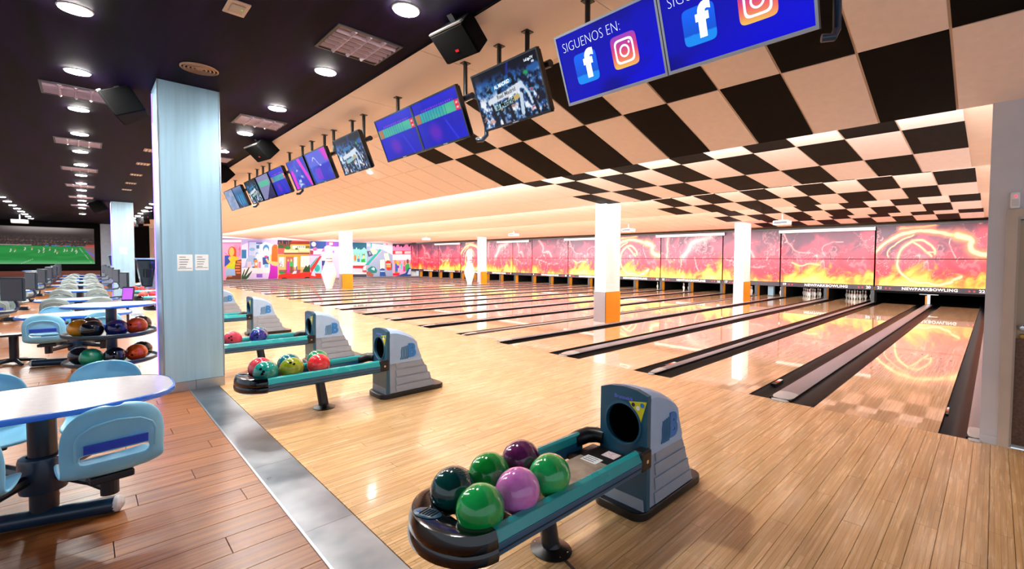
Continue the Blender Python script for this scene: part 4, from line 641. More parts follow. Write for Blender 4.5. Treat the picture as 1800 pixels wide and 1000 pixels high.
# ------------------------------------------------------------------ ball returns
def hood_top(x): q = (x-.08)/.185; return .768+.028*(1-q*q)
def ball_return(label, dark_connector=True):
    t = thing('ball_return', label, 'ball return', (0, 0, 0), group='ball returns along the approach')
    # base flange
    def rr(x0, x1, y0, y1, r, n=5):
        P = []
        for cx_, cy_, a in ((x1-r, y1-r, 0), (x0+r, y1-r, 90), (x0+r, y0+r, 180), (x1-r, y0+r, 270)):
            for k in range(n+1): th = math.radians(a+90*k/n); P.append((cx_+r*math.cos(th), cy_+r*math.sin(th)))
        return P
    MB().prism(rr(-.15, .255, -3.28, -2.46, .09), 'z', 0, .055).build('base_flange', M_black, t, smooth=True, bevel=.008)
    # lower cover
    lo = [(-3.23, .05), (-3.205, .43), (-2.80, .43), (-2.765, .40), (-2.735, .33), (-2.71, .32), (-2.69, .235), (-2.665, .225), (-2.645, .14), (-2.62, .13), (-2.60, .05)]
    MB().prism(lo, 'x', -.115, .235).build('lower_cover', M_side2, t, bevel=.006)
    for z0, z1, y1 in ((.335, .415, -2.775), (.245, .32, -2.735), (.15, .23, -2.69), (.06, .135, -2.645)):
        MB().prism([(-3.10, z0), (-3.115, z1), (y1-.005, z1), (y1+.035, z0)], 'x', .2352, .244).build('rib', M_side2, t, bevel=.003)
    # upper hood, arched across
    rings = []
    for k in range(13):
        q = k/12; x = -.105+.355*q; tp = hood_top(x)-(.020 if k in (0, 12) else .006 if k in (1, 11) else 0)
        rings.append([(x, -3.185, .40), (x, -3.185, tp-.06), (x, -3.18, tp), (x, -3.10, tp-.005), (x, -2.98, tp-.045), (x, -2.885, tp-.095), (x, -2.845, tp-.135), (x, -2.835, tp-.19), (x, -2.79, .44), (x, -2.79, .40)])
    k_ = len(rings[0]); hv = [p for r in rings for p in r]
    hf = [(i*k_+j, i*k_+j+1, (i+1)*k_+j+1, (i+1)*k_+j) for i in range(12) for j in range(2, k_-1)]+[tuple(range(k_))[::-1], tuple(range(12*k_, 13*k_))]
    MB().add(hv, hf).build('hood', M_side, t, smooth=True)
    # front panel with the ball hole
    hx, hz, hr = .07, .57, .128; n = 40; out = []
    cor = [(-.118, .30), (.258, .30), (.252, hood_top(.25)+.004), (.17, hood_top(.17)+.012), (.07, hood_top(.07)+.012), (-.03, hood_top(-.03)+.012), (-.108, hood_top(-.10)+.004)]
    cor = [(-.114, .062), (.253, .062)]+cor[2:]
    V = []; F = []
    def rayhit(a):
        dx, dz = math.cos(a), math.sin(a); best = 9
        for (ax, az), (bx, bz) in zip(cor, cor[1:]+cor[:1]):
            ex, ez = bx-ax, bz-az; den = dx*ez-dz*ex
            if abs(den) < 1e-9: continue
            tt = ((ax-hx)*ez-(az-hz)*ex)/den; u = ((ax-hx)*dz-(az-hz)*dx)/den
            if tt > 0 and -1e-6 <= u <= 1+1e-6: best = min(best, tt)
        return hx+dx*best, hz+dz*best
    angs = sorted([2*PI*k/n for k in range(n)]+[math.atan2(z-hz, x-hx) % (2*PI) for x, z in cor]); n = len(angs)
    for yy in (-3.225, -3.186):
        for a in angs:
            ox, oz = rayhit(a); V += [(hx+hr*math.cos(a), yy, hz+hr*math.sin(a)), (ox, yy, oz)]
    m_ = 2*n
    for k in range(n):
        a, b = 2*k, 2*((k+1) % n)
        F += [(a, b, b+1, a+1), (m_+a+1, m_+b+1, m_+b, m_+a), (a+1, b+1, m_+b+1, m_+a+1), (a, m_+a, m_+b, b)]
    MB().add(V, F).build('front_panel', M_front, t)
    MB().lathe([(hr-.001, 0), (hr-.001, .30), (0, .30)], 28).build('ball_opening', M_matte, t, loc=(hx, -3.20, hz)).rotation_euler = (-PI/2, 0, 0)
    MB().lathe([(hr+.014, 0), (hr+.014, .006), (hr, .008), (hr-.002, 0)], 36).build('opening_rim', M_front, t, smooth=True, loc=(hx, -3.224, hz)).rotation_euler = (PI/2, 0, 0)
    letter('maker_lettering', 'Brunswick', .034, M_mark, t, (.075, -3.2262, .737), (1, 0, 0), (0, 0, 1), bold=.0006, depth=.0008)
    # warning triangle and pictograms
    tri = MB().prism([(.118, .722), (.248, .742), (.205, .602)], 'y', -3.2275, -3.2255).build('warning_triangle', M_yellow, t)
    for (px_, pz, r, m) in ((.150, .708, .013, M_legb), (.185, .692, .014, M_white), (.216, .715, .015, M_logo)): MB().lathe([(0, 0), (r, 0), (r, .001), (0, .001)], 14).build('pictogram', m, tri, loc=(px_, -3.2276, pz)).rotation_euler = (PI/2, 0, 0)
    # B emblem with stripes on the side
    letter('emblem', 'B', .205, M_logo, t, (.2525, -2.915, .524), (0, 1, 0), (0, 0, 1), bold=.012, depth=.006, sx=.80)
    for k in range(5):
        y0 = -3.045+k*.021; MB().tube([(.2515, y0-.012, .437), (.2515, y0+.002, .47), (.2515, y0+.001, .53), (.2515, y0+.010, .580+k*.004)], .0068, 6).build('emblem_stripe', M_logo2, t)
    # rails
    for s in (-1, 1):
        y0, y1 = -4.42, -3.30
        bdy = [(.198, .325), (.245, .325), (.268, .345), (.272, .402), (.198, .402)]; tp = [(.198, .4025), (.272, .4025), (.252, .452), (.222, .460), (.205, .450), (.198, .43)]
        b = MB().prism([(s*x, z) for x, z in bdy], 'y', y0, y1).build('rail', M_blue, t, bevel=.004)
        MB().prism([(s*x, z) for x, z in tp], 'y', y0, y1).build('rail_cap', M_teal, t, bevel=.004); MB().box(min(s*.2702, s*.2722), max(s*.2702, s*.2732), y0, y1, .366, .371).build('groove', M_leg, b)  # teal cap coloured lighter than the rail for light on its upward slope
    cm = M_black if dark_connector else M_alu
    MB().tube([(-.235, -3.36, .405), (-.235, -3.30, .41), (-.205, -3.24, .425), (-.15, -3.21, .43), (-.09, -3.20, .43)], [.05, .054, .054, .05, .048], 12).build('left_connector', cm, t, smooth=True)
    MB().box(.195, .275, -3.31, -3.20, .335, .46).build('right_connector', cm, t, bevel=.014); MB().tube([(.2755, -3.255, .395), (.279, -3.255, .395)], .012, 10).build('bolt', M_chrome, t)
    MB().box(-.20, .20, -3.44, -3.19, .33, .352).build('throat_plate', M_black, t, bevel=.004)
    # tray
    MB().box(-.115, .105, -4.36, -3.42, .362, .372).build('tray_plate', M_scuff, t, bevel=.003); MB().box(-.115, .105, -3.42, -3.20, .362, .371).build('throat_tray', M_black, t)
    MB().box(.13, .197, -4.40, -3.30, .335, .356).build('inner_track', M_brownt, t); MB().box(-.197, -.16, -4.40, -3.9, .335, .356).build('inner_track', M_brownt, t)
    for k in range(3): MB().box(-.19, .19, -4.30+.42*k, -4.26+.42*k, .332, .3615).build('cross_bar', M_brownt, t)
    c = MB().box(-.075, .045, -3.47, -3.39, .3725, .3735).build('instruction_card', M_paper, t); c.rotation_euler = (0, 0, 0)
    for k in range(3): MB().box(-.065, .02, -3.455+.022*k, -3.447+.022*k, .3736, .3740).build('card_line', M_ink, c)
    MB().box(-.015, .085, -3.335, -3.255, .3715, .3735).build('warning_card', mat('pink_card', 'e8d2d6', .6, var=.2, scale=60), t)
    # end cap
    N_ = 22; outer = [(.282*math.cos(a), -4.40-.215*math.sin(a)) for a in [PI*k/N_ for k in range(N_+1)]]
    def ring(sc, z, dy=0): return [(.282*sc*math.cos(a), -4.40+dy-.215*sc*math.sin(a), z) for a in [PI*k/N_ for k in range(N_+1)]]
    inner = lambda z, k=1: [(.205*k*math.cos(a), -4.405-.085*k*max(0, math.sin(a))**.8, z) for a in [PI*q/N_ for q in range(N_+1)]]
    sec = [ring(.90, .318), ring(1.0, .335), ring(1.02, .36), ring(1.0, .382), ring(.985, .388), ring(1.0, .396), ring(.985, .43), ring(.93, .462), ring(.86, .466), inner(.462, 1.0), inner(.44, .95), inner(.36, .8)]
    V = [p for r in sec for p in r]; k_ = N_+1; F = []
    for i in range(len(sec)-1):
        for j in range(N_): F.append((i*k_+j, (i+1)*k_+j, (i+1)*k_+j+1, i*k_+j+1))
    F += [tuple(i*k_ for i in range(len(sec))), tuple(i*k_+N_ for i in range(len(sec)))[::-1]]
    F.append(tuple(range(k_))); F.append(tuple((len(sec)-1)*k_+j for j in range(k_))[::-1])
    MB().add(V, F).build('end_cap', M_gloss, t, smooth=True)
    vt = MB().lathe([(0, 0), (.060, 0), (.066, .004), (.058, .009), (0, .010)], 24, sx=1.1, sy=.68).build('air_vent', M_front, t, smooth=True, loc=(-.055, -4.538, .4605)); vt.rotation_euler = (math.radians(-6), 0, math.radians(18))
    for k in range(5): MB().box(-.022+.016*k-.0035, -.022+.016*k+.0035, -.026, .028, .0098, .0112).build('slot', M_matte, vt)
    MB().lathe([(0, 0), (.009, 0), (.008, .004), (0, .004)], 12).build('button', M_logo, vt, loc=(-.042, -.012, .008))
    MB().box(-.19, .19, -4.47, -4.36, .325, .345).build('bottom_plate', M_black, t)
    # support post
    MB().lathe([(0, 0), (.125, 0), (.128, .006), (.11, .014), (.06, .03), (.05, .05)], 28, (.02, -3.82, .0), 1, .8).build('foot_plate', M_black, t, smooth=True)
    MB().tube([(.02, -3.82, .02), (-.005, -3.86, .34)], [.05, .046], 18).build('post', M_legb if not dark_connector else M_leg, t, smooth=True)
    for a in (20, 160, 200, 340): MB().lathe([(0, 0), (.009, 0), (.009, .006), (0, .008)], 8).build('bolt', M_chrome, t, loc=(.02+.10*math.cos(math.radians(a)), -3.82+.08*math.sin(math.radians(a)), .009))
    return t
BRX = [-1.41, -4.86, -7.25, -10.92, -14.55, -18.05, -21.5, -26.8]
br0 = ball_return('nearest ball return, with green, pink and purple balls and a grey-blue hood'); br0.location = (BRX[0], 0, 0)
blabs = ['second ball return from the front, beside the big steel column base', 'third ball return from the front, with pink, teal and blue balls', 'fourth ball return from the front, its tray cut off by the steel column', 'fifth ball return from the front, tray seen left of the steel column', 'sixth ball return from the front, in the gap between the steel columns', 'seventh ball return from the front, in the gap between the steel columns', 'farthest ball return, in the gap between the steel columns']
for k, x in enumerate(BRX[1:]): again(br0, (x, 0, 0), label=blabs[k])
t = thing('rubber_strip', 'thin black strip lying on the maple floor under the nearest ball return', 'strip', (-1.17, -3.86, 0)); MB().box(-.15, .15, -.008, .008, 0, .004).build('strip', M_black, t, bevel=.001); t.rotation_euler = (0, 0, math.radians(-14))
# balls
def ballmat(c1, c2): return mat('ball_%s_%s' % (c1, c2), c1, .12, var=0, scale=9, detail=6, bump=0, coat=.6, col2=c2, coatr=.04, rvar=.03)
sph = MB(); RB = .108
sph.lathe([(RB*math.sin(PI*k/20)+(1e-5 if k in (0, 20) else 0), -RB*math.cos(PI*k/20)) for k in range(21)], 36)
_bm = {}
def ball(c1, c2, loc, label, group, holes=None, s=1):
    key = (c1, c2)
    if key not in _bm: _bm[key] = sph.mesh('bowling_ball', ballmat(c1, c2), smooth=True)
    o = put('bowling_ball', _bm[key], loc=loc); tag(o, label, 'bowling ball', group)
    o.rotation_euler = (random.random()*6, random.random()*6, random.random()*6)
    if s != 1: o.scale = (s, s, s)
    if holes:
        R_ = o.rotation_euler.to_matrix().inverted()
        d = (Vector((.338, -5.583, 1.6))-Vector(loc)).normalized(); side = d.cross(Vector((0, 0, 1))).normalized(); up = side.cross(d)
        for a, b in holes:
            n = (d+side*a+up*b).normalized(); n = R_ @ n
            h = MB().lathe([(0, 0), (.0125, 0), (.0125, .0012), (0, .0012)], 12).build('finger_hole', M_matte, o); h.location = n*(RB-.0006); h.rotation_euler = n.to_track_quat('Z', 'Y').to_euler()
    return o
Zb = .372+RB+.018
G = 'balls on the nearest return'
ball('0a8a38', '22bc5c', (-1.278, -4.385, Zb), 'bright green ball at the front right of the nearest ball return', G)
ball('07302f', '0c504c', (-1.508, -4.375, Zb), 'dark bottle-green ball at the front left of the nearest ball return', G)
ball('d468c4', 'ea98dc', (-1.278, -4.165, Zb), 'pink-mauve ball on the nearest ball return', G)
ball('0c7a2a', '1faa48', (-1.513, -4.155, Zb), 'mid green ball in the left row of the nearest ball return', G)
ball('0a8e3e', '2cc46a', (-1.280, -3.945, Zb), 'bright green ball at the back right of the nearest return', G)
ball('52184c', '7a3068', (-1.520, -3.930, Zb), 'dark purple ball at the back of the nearest ball return', G)
G = 'balls on the second return'; x = BRX[1]
H3 = [(.15, .35), (.4, .2), (.1, -.12)]
ball('b02a40', 'd8505c', (x-.10, -4.375, Zb), 'rose red ball at the far front of the second ball return', G)
ball('0a6e68', '1f9a8c', (x+.12, -4.38, Zb), 'teal ball with three finger holes at the near front of the second return', G, [(.30, -.15), (.45, .35), (.18, .05)])
ball('0a5560', '1a808a', (x-.10, -4.12, Zb), 'dark teal ball in the far row of the second return', G)
ball('6a7a10', '9aa628', (x+.12, -4.155, Zb), 'olive yellow ball in the near row of the second return', G, [(.1, .6), (-.2, .4)])
ball('0a6a40', '1e9a60', (x-.10, -3.84, Zb), 'sea green ball at the far back of the second return', G)
ball('d02030', 'f04848', (x+.12, -3.90, Zb), 'bright red ball at the near back of the second return', G)
G = 'balls on the third return'; x = BRX[2]
ball('b01838', 'e03858', (x+.12, -4.20, Zb), 'crimson ball with finger holes on the third return', G, H3); ball('c82848', 'e84868', (x-.10, -4.37, Zb), 'pinkish red ball at the far front of the third return', G)
ball('0a5a78', '1a84a0', (x-.10, -3.84, Zb), 'petrol blue ball at the far side of the third return', G); ball('0a1a68', '1530a0', (x+.12, -3.90, Zb), 'deep blue ball at the near side of the third return', G, H3)
NB = {4: 'fifth', 5: 'sixth', 6: 'seventh', 7: 'farthest'}
for m, (cols) in ((4, [('e02820', 'f85040')]), (5, [('c83038', 'e86868'), ('d81c30', 'f04050'), ('c02030', 'e04040')]), (6, [('c01c24', 'e03c40'), ('d02838', 'f05058'), ('b81820', 'd83038')]), (7, [('c82030', 'e84048'), ('a81828', 'd03040')])):
    for k, (a, b) in enumerate(cols): ball(a, b, (BRX[m]+.10, -4.38+.225*k, Zb), f'{["red","salmon red","scarlet"][k]} ball number {ORD[k]} from the front on the {NB[m]} ball return', f'balls on the {NB[m]} return')

# ------------------------------------------------------------------ screens hanging from the flat ceiling
def scoreboard(W=96, H=54, tint=0, v=0):
    x, y = np.meshgrid(np.linspace(0, 1, W), np.linspace(0, 1, H)); img = solid(W, H, '0a08d0'); img = mixc(img, '0802a0', sm(.3, 1, fbm(x*3, y*3, 3+v))*.8)
    img = mixc(img, '2a1ae8', sm(.2, 0, y)*.6)
    b = ((y > .24) & (y < .44)).astype(float); img = mixc(img, '2fa8b0' if tint == 0 else '2a84c8', b); img = mixc(img, '58c890', b*sm(.2, .8, fbm(x*4, y*4, 9+v))*.8)
    img = mixc(img, '1a70a0', b*((x*16) % 1 < .12)); img = mixc(img, 'b87848', b*((x > .02) & (x < .12))); img = mixc(img, 'e8203c', b*((x > .9) & (x < .985)))
    img = mixc(img, 'f0c0d0', ((y > .28) & (y < .31) & (x > .92) & (x < .96)).astype(float)); img = mixc(img, 'f0c0d0', ((y > .37) & (y < .40) & (x > .92) & (x < .96)).astype(float))
    img = mixc(img, 'a040e0', ((y > .17) & (y < .22) & ((x*22) % 1 < .5) & (x > .16) & (x < .88)).astype(float)*.8)
    img = mixc(img, '7a10c8', sm(.22, .05, np.hypot(x-.36-.1*(y-.7), (y-.72)*.7))*.75); img = mixc(img, '3a40ff', sm(.03, 0, np.abs(x-.62-.35*(y-.5)))*sm(.44, .6, y)*.7)
    return img
def crowd(W=128, H=72, v=0):
    x, y = np.meshgrid(np.linspace(0, 1, W), np.linspace(0, 1, H)); n = fbm(x*14, y*9, 7+v); n2 = fbm(x*22, y*14, 19+v); img = solid(W, H, '0a1028')
    img = mixc(img, '2a64b0', sm(.42, .62, n)*.9); img = mixc(img, '7ab8e8', sm(.55, .68, n2)*.8*sm(.1, .4, y)); img = mixc(img, 'f4f8fc', sm(.58, .68, n)*sm(.3, .55, y)); img = mixc(img, 'c83a50', sm(.72, .8, n2)*sm(.3, .5, y)*.9)
    img = mixc(img, 'd8a090', sm(.7, .76, fbm(x*18, y*11, 31+v))*sm(.35, .6, y)*.8); img = mixc(img, '06081a', sm(.22, .05, y)); img = mixc(img, '20a060', sm(.05, .02, np.hypot(x-.80, y-.27)))
    img = mixc(img, '2030c0', sm(.03, .0, np.abs(x-.55+(y-.1)*.3))*sm(.25, .1, y)*.8)
    def band(img, pts, w, c): return mixc(img, c, sm(w, w*.8, pdist(x*1.78, y, [(a*1.78, b) for a, b in pts])))
    img = band(img, [(.18, .55), (.30, .52), (.45, .50), (.62, .45), (.70, .43)], .062, 'dfe8f2'); img = band(img, [(.70, .40), (.78, .62), (.80, .78)], .03, 'cfe0f4')
    img = band(img, [(.27, .335), (.56, .30)], .05, '2f78b0'); img = band(img, [(.24, .68), (.40, .66), (.56, .62)], .055, '9fc8d0'); img = band(img, [(.56, .62), (.62, .60)], .05, 'c8b070'); img = band(img, [(.67, .60), (.64, .9)], .05, 'c8dcf0')
    for a, b in ((.3, .92), (.47, .88), (.2, .78), (.83, .9)): img = band(img, [(a, b-.16), (a+.03, b+.1)], .04, '0a0c1c')
    return img
def purple(W=72, H=44, v=0):
    x, y = np.meshgrid(np.linspace(0, 1, W), np.linspace(0, 1, H)); img = solid(W, H, '1a18c8'); img = mixc(img, '2a60d8', sm(.4, .7, fbm(x*4, y*4, v))*.8)
    if v % 2 == 0:
        img = mixc(img, 'e818d8', sm(.1, .06, np.abs(x-.80-.3*(y-.4)))+sm(.12, .05, np.abs(x-.12))*sm(.2, .4, y)); img = mixc(img, 'c8dcf8', sm(.55, .66, fbm(x*7, y*8, 5))*sm(.2, .3, y)*sm(.28, .1, np.abs(x-.45)))
    else:
        img = mixc(img, '6a70e8', sm(.5, .42, y)*.8); img = mixc(img, 'f020d0', sm(.42, .36, y)*sm(.75, .9, x+.3*(.3-y))*.9); img = mixc(img, 'd8e8ff', sm(.03, .01, np.abs(y-.33-.15*np.sin(x*14)))*((x > .25) & (x < .6))); img = mixc(img, '8a10d8', ((x > .2)&(x < .48)&(y > .55)&(y < .93)).astype(float)*.85)
    return img
def pale(W=72, H=44, v=0):
    x, y = np.meshgrid(np.linspace(0, 1, W), np.linspace(0, 1, H)); img = solid(W, H, '2a5a98')
    if v == 1: img = solid(W, H, '8a86b8'); img = mixc(img, '58c0a0', ((y > .22)&(y < .46)&(x > .06)&(x < .86)).astype(float)); img = mixc(img, '1c0c58', (y > 1.25-x*.9).astype(float)); return img
    if v == 2: img = solid(W, H, '9aa0c8'); img = mixc(img, '7a84b0', sm(.3, .7, fbm(x*5, y*5, 4))); return img
    img = mixc(img, '6a78b0', sm(.35, 0, y)); 
    for a in (.3, .55, .75): img = mixc(img, '2a98d8', sm(.07, .03, np.abs(x-a))*sm(.3, .5, y)*sm(.95, .8, y))
    img = mixc(img, '180850', (y > .55+x*1.2).astype(float)); return img
def follow(W=96, H=54, v=0):
    x, y = np.meshgrid(np.linspace(0, 1, W), np.linspace(0, 1, H)); img = solid(W, H, '0808b8'); img = mixc(img, '0404e0', sm(.3, 1, .5*y+.5*x)); img = mixc(img, '060478', sm(.5, .2, fbm(x*2+v, y*2, 8))*.7); return img
TVW, TVH, TILT = .905, .515, math.radians(21)
def tv(xc, img, label, bez=M_gloss, zc=3.098, yc=-2.908, w=TVW):
    t = thing('television', label, 'screen', (xc, yc, zc), group='screens over the approach'); t.rotation_euler = (TILT-0, 0, 0)
    b = .016
    MB().box(-w/2+.01, w/2-.01, .012, .06, -TVH/2+.01, TVH/2-.01).build('housing', M_black, t, bevel=.012)
    fr = MB(); 
    for x0, x1, z0, z1 in ((-w/2, w/2, -TVH/2, -TVH/2+b*1.3), (-w/2, w/2, TVH/2-b, TVH/2), (-w/2, -w/2+b, -TVH/2+b*1.3, TVH/2-b), (w/2-b, w/2, -TVH/2+b*1.3, TVH/2-b)): fr.box(x0, x1, -.008, .03, z0, z1)
    fr.build('bezel', bez, t)
    s = picture('screen', img, (-w/2+b, -.002, -TVH/2+b*1.3), (w-2*b, 0, 0), (0, 0, TVH-2.3*b), M_screen, t)
    MB().box(-.04, .04, -.0095, -.0078, -TVH/2+.004, -TVH/2+.014).build('badge', M_alu, t)
    return t, s
def mount(x0, x1, poles, label, side=True, tvs=()):
    t = thing('screen_mount', label, 'bracket', ((x0+x1)/2, -2.80, ZC), group='black screen mounts'); c = (x0+x1)/2
    MB().tube([(x0-c-.01, -.02, -.395), (x1-c+.03, -.02, -.395)], .032, 14).build('crossbar', M_leg, t, smooth=True)
    for p in (tvs or ([c] if x1-x0 < 1.2 else [c-.46, c+.46])): MB().box(p-c-.06, p-c+.06, -.085, -.01, -.62, -.385).build('screen_bracket', M_black, t)
    for p in poles: MB().tube([(p-c, .03, 0), (p-c, .03, -.40)], .022, 12).build('pole', M_black, t, smooth=True); MB().box(p-c-.04, p-c+.04, -.01, .07, -.008, 0).build('ceiling_plate', M_black, t)
    if side: MB().tube([(x1-c+.03, .0, -.40), (x1-c+.035, .10, -.42), (x1-c+.035, .14, -.52), (x1-c+.035, .15, -.76), (x1-c+.03, .10, -.82), (x1-c-.02, .07, -.82)], .022, 12).build('side_tube', M_legb, t, smooth=True)
def icons(s, v):
    X0, Z0, w, h = -TVW/2+.016, -TVH/2+.021, TVW-.032, TVH-.037
    def P(u, vv, d=.003): return (X0+u*w, -.002-d, Z0+(1-vv)*h)
    letter('lettering', 'SIGUENOS EN:', .098, M_scr_w, s, P(.05, .185), (1, 0, 0), (0, 0, 1), bold=-.0028, depth=.0004, sx=.86, align='LEFT')
    # rounded square pictures
    def rsq(n, cxu, cyv, sz, colf):
        cx_, _, cz_ = P(cxu, cyv); N_ = 24; V = []; C = []; F = []
        g = np.linspace(-1, 1, N_)
        for b in g:
            for a in g:
                q = max(abs(a), abs(b)); k_ = 1
                if q > 0: p_ = (abs(a)**7+abs(b)**7)**(1/7); k_ = q/p_
                V.append((cx_+a*k_*sz, -.0045, cz_+b*k_*sz)); C.append((*[float(t_) for t_ in S2L(np.array(colf((a+1)/2, (b+1)/2)))], 1))
        F = [(j*N_+i, j*N_+i+1, (j+1)*N_+i+1, (j+1)*N_+i) for j in range(N_-1) for i in range(N_-1)]
        me = bpy.data.meshes.new(n); me.from_pydata(V, [], F); at = me.color_attributes.new('paint', 'FLOAT_COLOR', 'POINT'); at.data.foreach_set('color', np.array(C, np.float32).ravel()); me.materials.append(M_screen)
        return put(n, me, s), cx_, cz_
    fb, cx_, cz_ = rsq('app_icon', .27, .56, .107, lambda a, b: np.array([.06, .38, .95])*(.85+.25*b) if b > .30 else (.1, .58, 1.))
    letter('lettering', 'f', .255, M_scr_w, s, (cx_+.025, -.0055, cz_+.012), (1, 0, 0), (0, 0, 1), bold=.012, depth=.0004, sx=1.05)
    def ig(a, b):
        c = np.array([1., .80, .35])*max(0, 1-b*1.6)+np.array([.96, .25, .45])*max(0, 1-abs(b-.5)*2)+np.array([.62, .28, .80])*max(0, b*1.6-.6); c = c/max(1e-3, max(0, 1-b*1.6)+max(0, 1-abs(b-.5)*2)+max(0, b*1.6-.6))
        return c*(1-.3*max(0, a-.5))+np.array([1, .2, .55])*.3*max(0, a-.5)
    _, cx_, cz_ = rsq('app_icon', .675, .53, .108, ig)
    rg = MB(); N_ = 40
    def sq(r, n_): return [(r*math.copysign(abs(math.cos(2*PI*k/N_))**(2/n_), math.cos(2*PI*k/N_)), r*math.copysign(abs(math.sin(2*PI*k/N_))**(2/n_), math.sin(2*PI*k/N_))) for k in range(N_)]
    for r0, r1, n_ in ((.066, .080, 5), (.029, .042, 2)):
        A, B_ = sq(r0, n_), sq(r1, n_); V = [(cx_+a, -.0058, cz_+b) for a, b in A]+[(cx_+a, -.0058, cz_+b) for a, b in B_]
        rg.add(V, [(k, (k+1) % N_, N_+(k+1) % N_, N_+k) for k in range(N_)])
    rg.add([(cx_+.046+.008*math.cos(k), -.0058, cz_+.046+.008*math.sin(k)) for k in np.linspace(0, 2*PI, 12)[:-1]], [tuple(range(11))])
    rg.build('camera_symbol', M_scr_w, s)
tA, sA = tv(-1.742, follow(v=0), 'blue screen reading SIGUENOS EN with two app icons, left of the near pair', M_alu); icons(sA, 0)
tB, sB = tv(-.83, follow(v=1), 'blue screen with app icons at the top right, cut by the picture edge', M_alu); icons(sB, 1)
mount(-2.2, -.37, (-2.05, -.55), 'black mount holding the near pair of blue app screens')
tC, sC = tv(-2.848, crowd(), 'screen showing football fans holding white scarves')
mount(-3.25, -2.44, (-3.16, -2.76), 'black mount of the football fans screen', side=False)
def on(s, body, size, u, v, ang, m, bold=0, sx=1):
    X0, Z0, w, h = -TVW/2+.016, -TVH/2+.021, TVW-.032, TVH-.037; a = math.radians(ang)
    letter('lettering', body, size, m, s, (X0+u*w, -.0045, Z0+(1-v)*h), (math.cos(a), 0, math.sin(a)), (-math.sin(a), 0, math.cos(a)), bold=bold, depth=.0003, sx=sx)
on(sC, 'AL MADRID', .042, .43, .315, 4, M_scr_w, .001); on(sC, 'Real Madrid', .05, .46, .49, 5, M_ink, .001, 1.1); on(sC, 'al Madrid', .066, .41, .65, 5, M_matte, .0015, 1.05); on(sC, 'LaLigaTV', .03, .88, .09, 0, M_scr_w, .0005); on(sC, 'HD', .022, .93, .15, 0, M_scr_w, .0005)
rest = [(-4.92, scoreboard(v=0), 'left score screen of the large pair beside the football fans screen'), (-4.01, scoreboard(v=4), 'right score screen of the large pair beside the football fans screen'), (-6.32, crowd(96, 54, v=0), 'smaller screen of football fans left of the large score pair'),
    (-7.57, purple(v=1), 'purple and blue screen left of the second football screen'), (-8.56, purple(v=2), 'magenta screen overlapped by the purple and blue screen'), (-9.76, scoreboard(64, 40, 1, 2), 'blue score screen at the right of the third pair'), (-10.72, pale(v=1), 'pale score screen with dark triangle, left of the third pair'),
    (-11.70, crowd(64, 40, v=3), 'narrow looking bluish screen left of the third pair'), (-12.98, pale(v=0), 'blue screen with three bright bars near the steel column'), (-13.90, pale(v=2), 'pale lilac screen half hidden by the steel column')]
for x, im, lab in rest: t_, s_ = tv(x, im, lab); 
mount(-5.39, -3.55, (-5.20, -3.72), 'black mount holding the large pair of score screens'); mount(-6.72, -5.92, (-6.62, -6.22), 'black mount of the smaller football fans screen', False)
mount(-8.0, -7.12, (-7.75, -7.35), 'black mount of the purple and blue screen', False); mount(-8.95, -8.12, (-8.85, -8.35), 'black mount of the magenta screen', False)
mount(-11.2, -9.3, (-11.0, -9.6), 'black mount holding the third pair of screens'); mount(-12.1, -11.3, (-12.0, -11.5), 'black mount of the narrow bluish screen', False); mount(-14.4, -12.52, (-14.2, -12.7), 'black mount of the last pair, half behind the steel column')

# ------------------------------------------------------------------ ceiling fittings
dl = thing('downlight', '', 'ceiling light', (0, 0, ZC), group='round downlights')
MB().lathe([(.086, -.010), (.105, -.008), (.112, -.001), (.112, 0), (.086, 0)], 28).build('ring', M_lampr, dl, smooth=True); MB().lathe([(0, -.018), (.06, -.017), (.098, -.012), (.098, -.003), (0, -.003)], 28).build('lamp', M_lamp, dl)
rows = [('centre row', -5.59, [-5.22-1.84*k for k in range(15) if k != 13], 'over the seating'), ('row nearest the lanes', -3.70, [-3.22-1.80*k for k in range(18)], 'beside the cream ceiling'), ('left row', -7.52, [-17.2-1.80*k for k in range(12)], 'far left of the screen hall')]
first = True
for rn, y, xs, where in rows:
    for k, x in enumerate(xs):
        lab = f'{ORD[k]} round white downlight in the {rn}, {where}'
        if first: dl.location = (x, y, ZC); dl['label'] = lab; first = False
        else: again(dl, (x, y, ZC), label=lab)
tf = thing('louvre_light', '', 'ceiling light', (0, 0, ZC), group='square louvred lights, switched off')
MB().box(-.30, .30, -.30, -.275, -.012, 0).box(-.30, .30, .275, .30, -.012, 0).box(-.30, -.275, -.275, .275, -.012, 0).box(.275, .30, -.275, .275, -.012, 0).build('frame', M_dgrey, tf); MB().box(-.275, .275, -.275, .275, -.003, 0).build('reflector', M_lilac2, tf)
for k in range(1, 4): y = -.275+.55*k/4; MB().prism([(y-.022, -.003), (y+.022, -.003), (y+.004, -.026), (y-.004, -.026)], 'x', -.275, .275).build('blade', M_lilac, tf)
for k in range(1, 6): x = -.275+.55*k/6; MB().prism([(x-.022, -.003), (x+.022, -.003), (x+.004, -.026), (x-.004, -.026)], 'y', -.275, .275).build('cross_blade', M_lilac, tf)
spots = [(-4.15, -3.70, 'large lilac louvred ceiling light nearest the camera, by the cream ceiling'), (-7.75, -3.70, 'lilac louvred ceiling light right of the steel column'), (-11.35, -3.70, 'lilac louvred light just above the column edge, by the lanes')]+[(-8.0-3.58*k, -5.61, f'{ORD[k]} lilac louvred light in the centre row left of the steel column') for k in range(6)]
for k, (x, y, lab) in enumerate(spots):
    if k == 0: tf.location = (x, y, ZC); tf['label'] = lab
    else: again(tf, (x, y, ZC), label=lab)
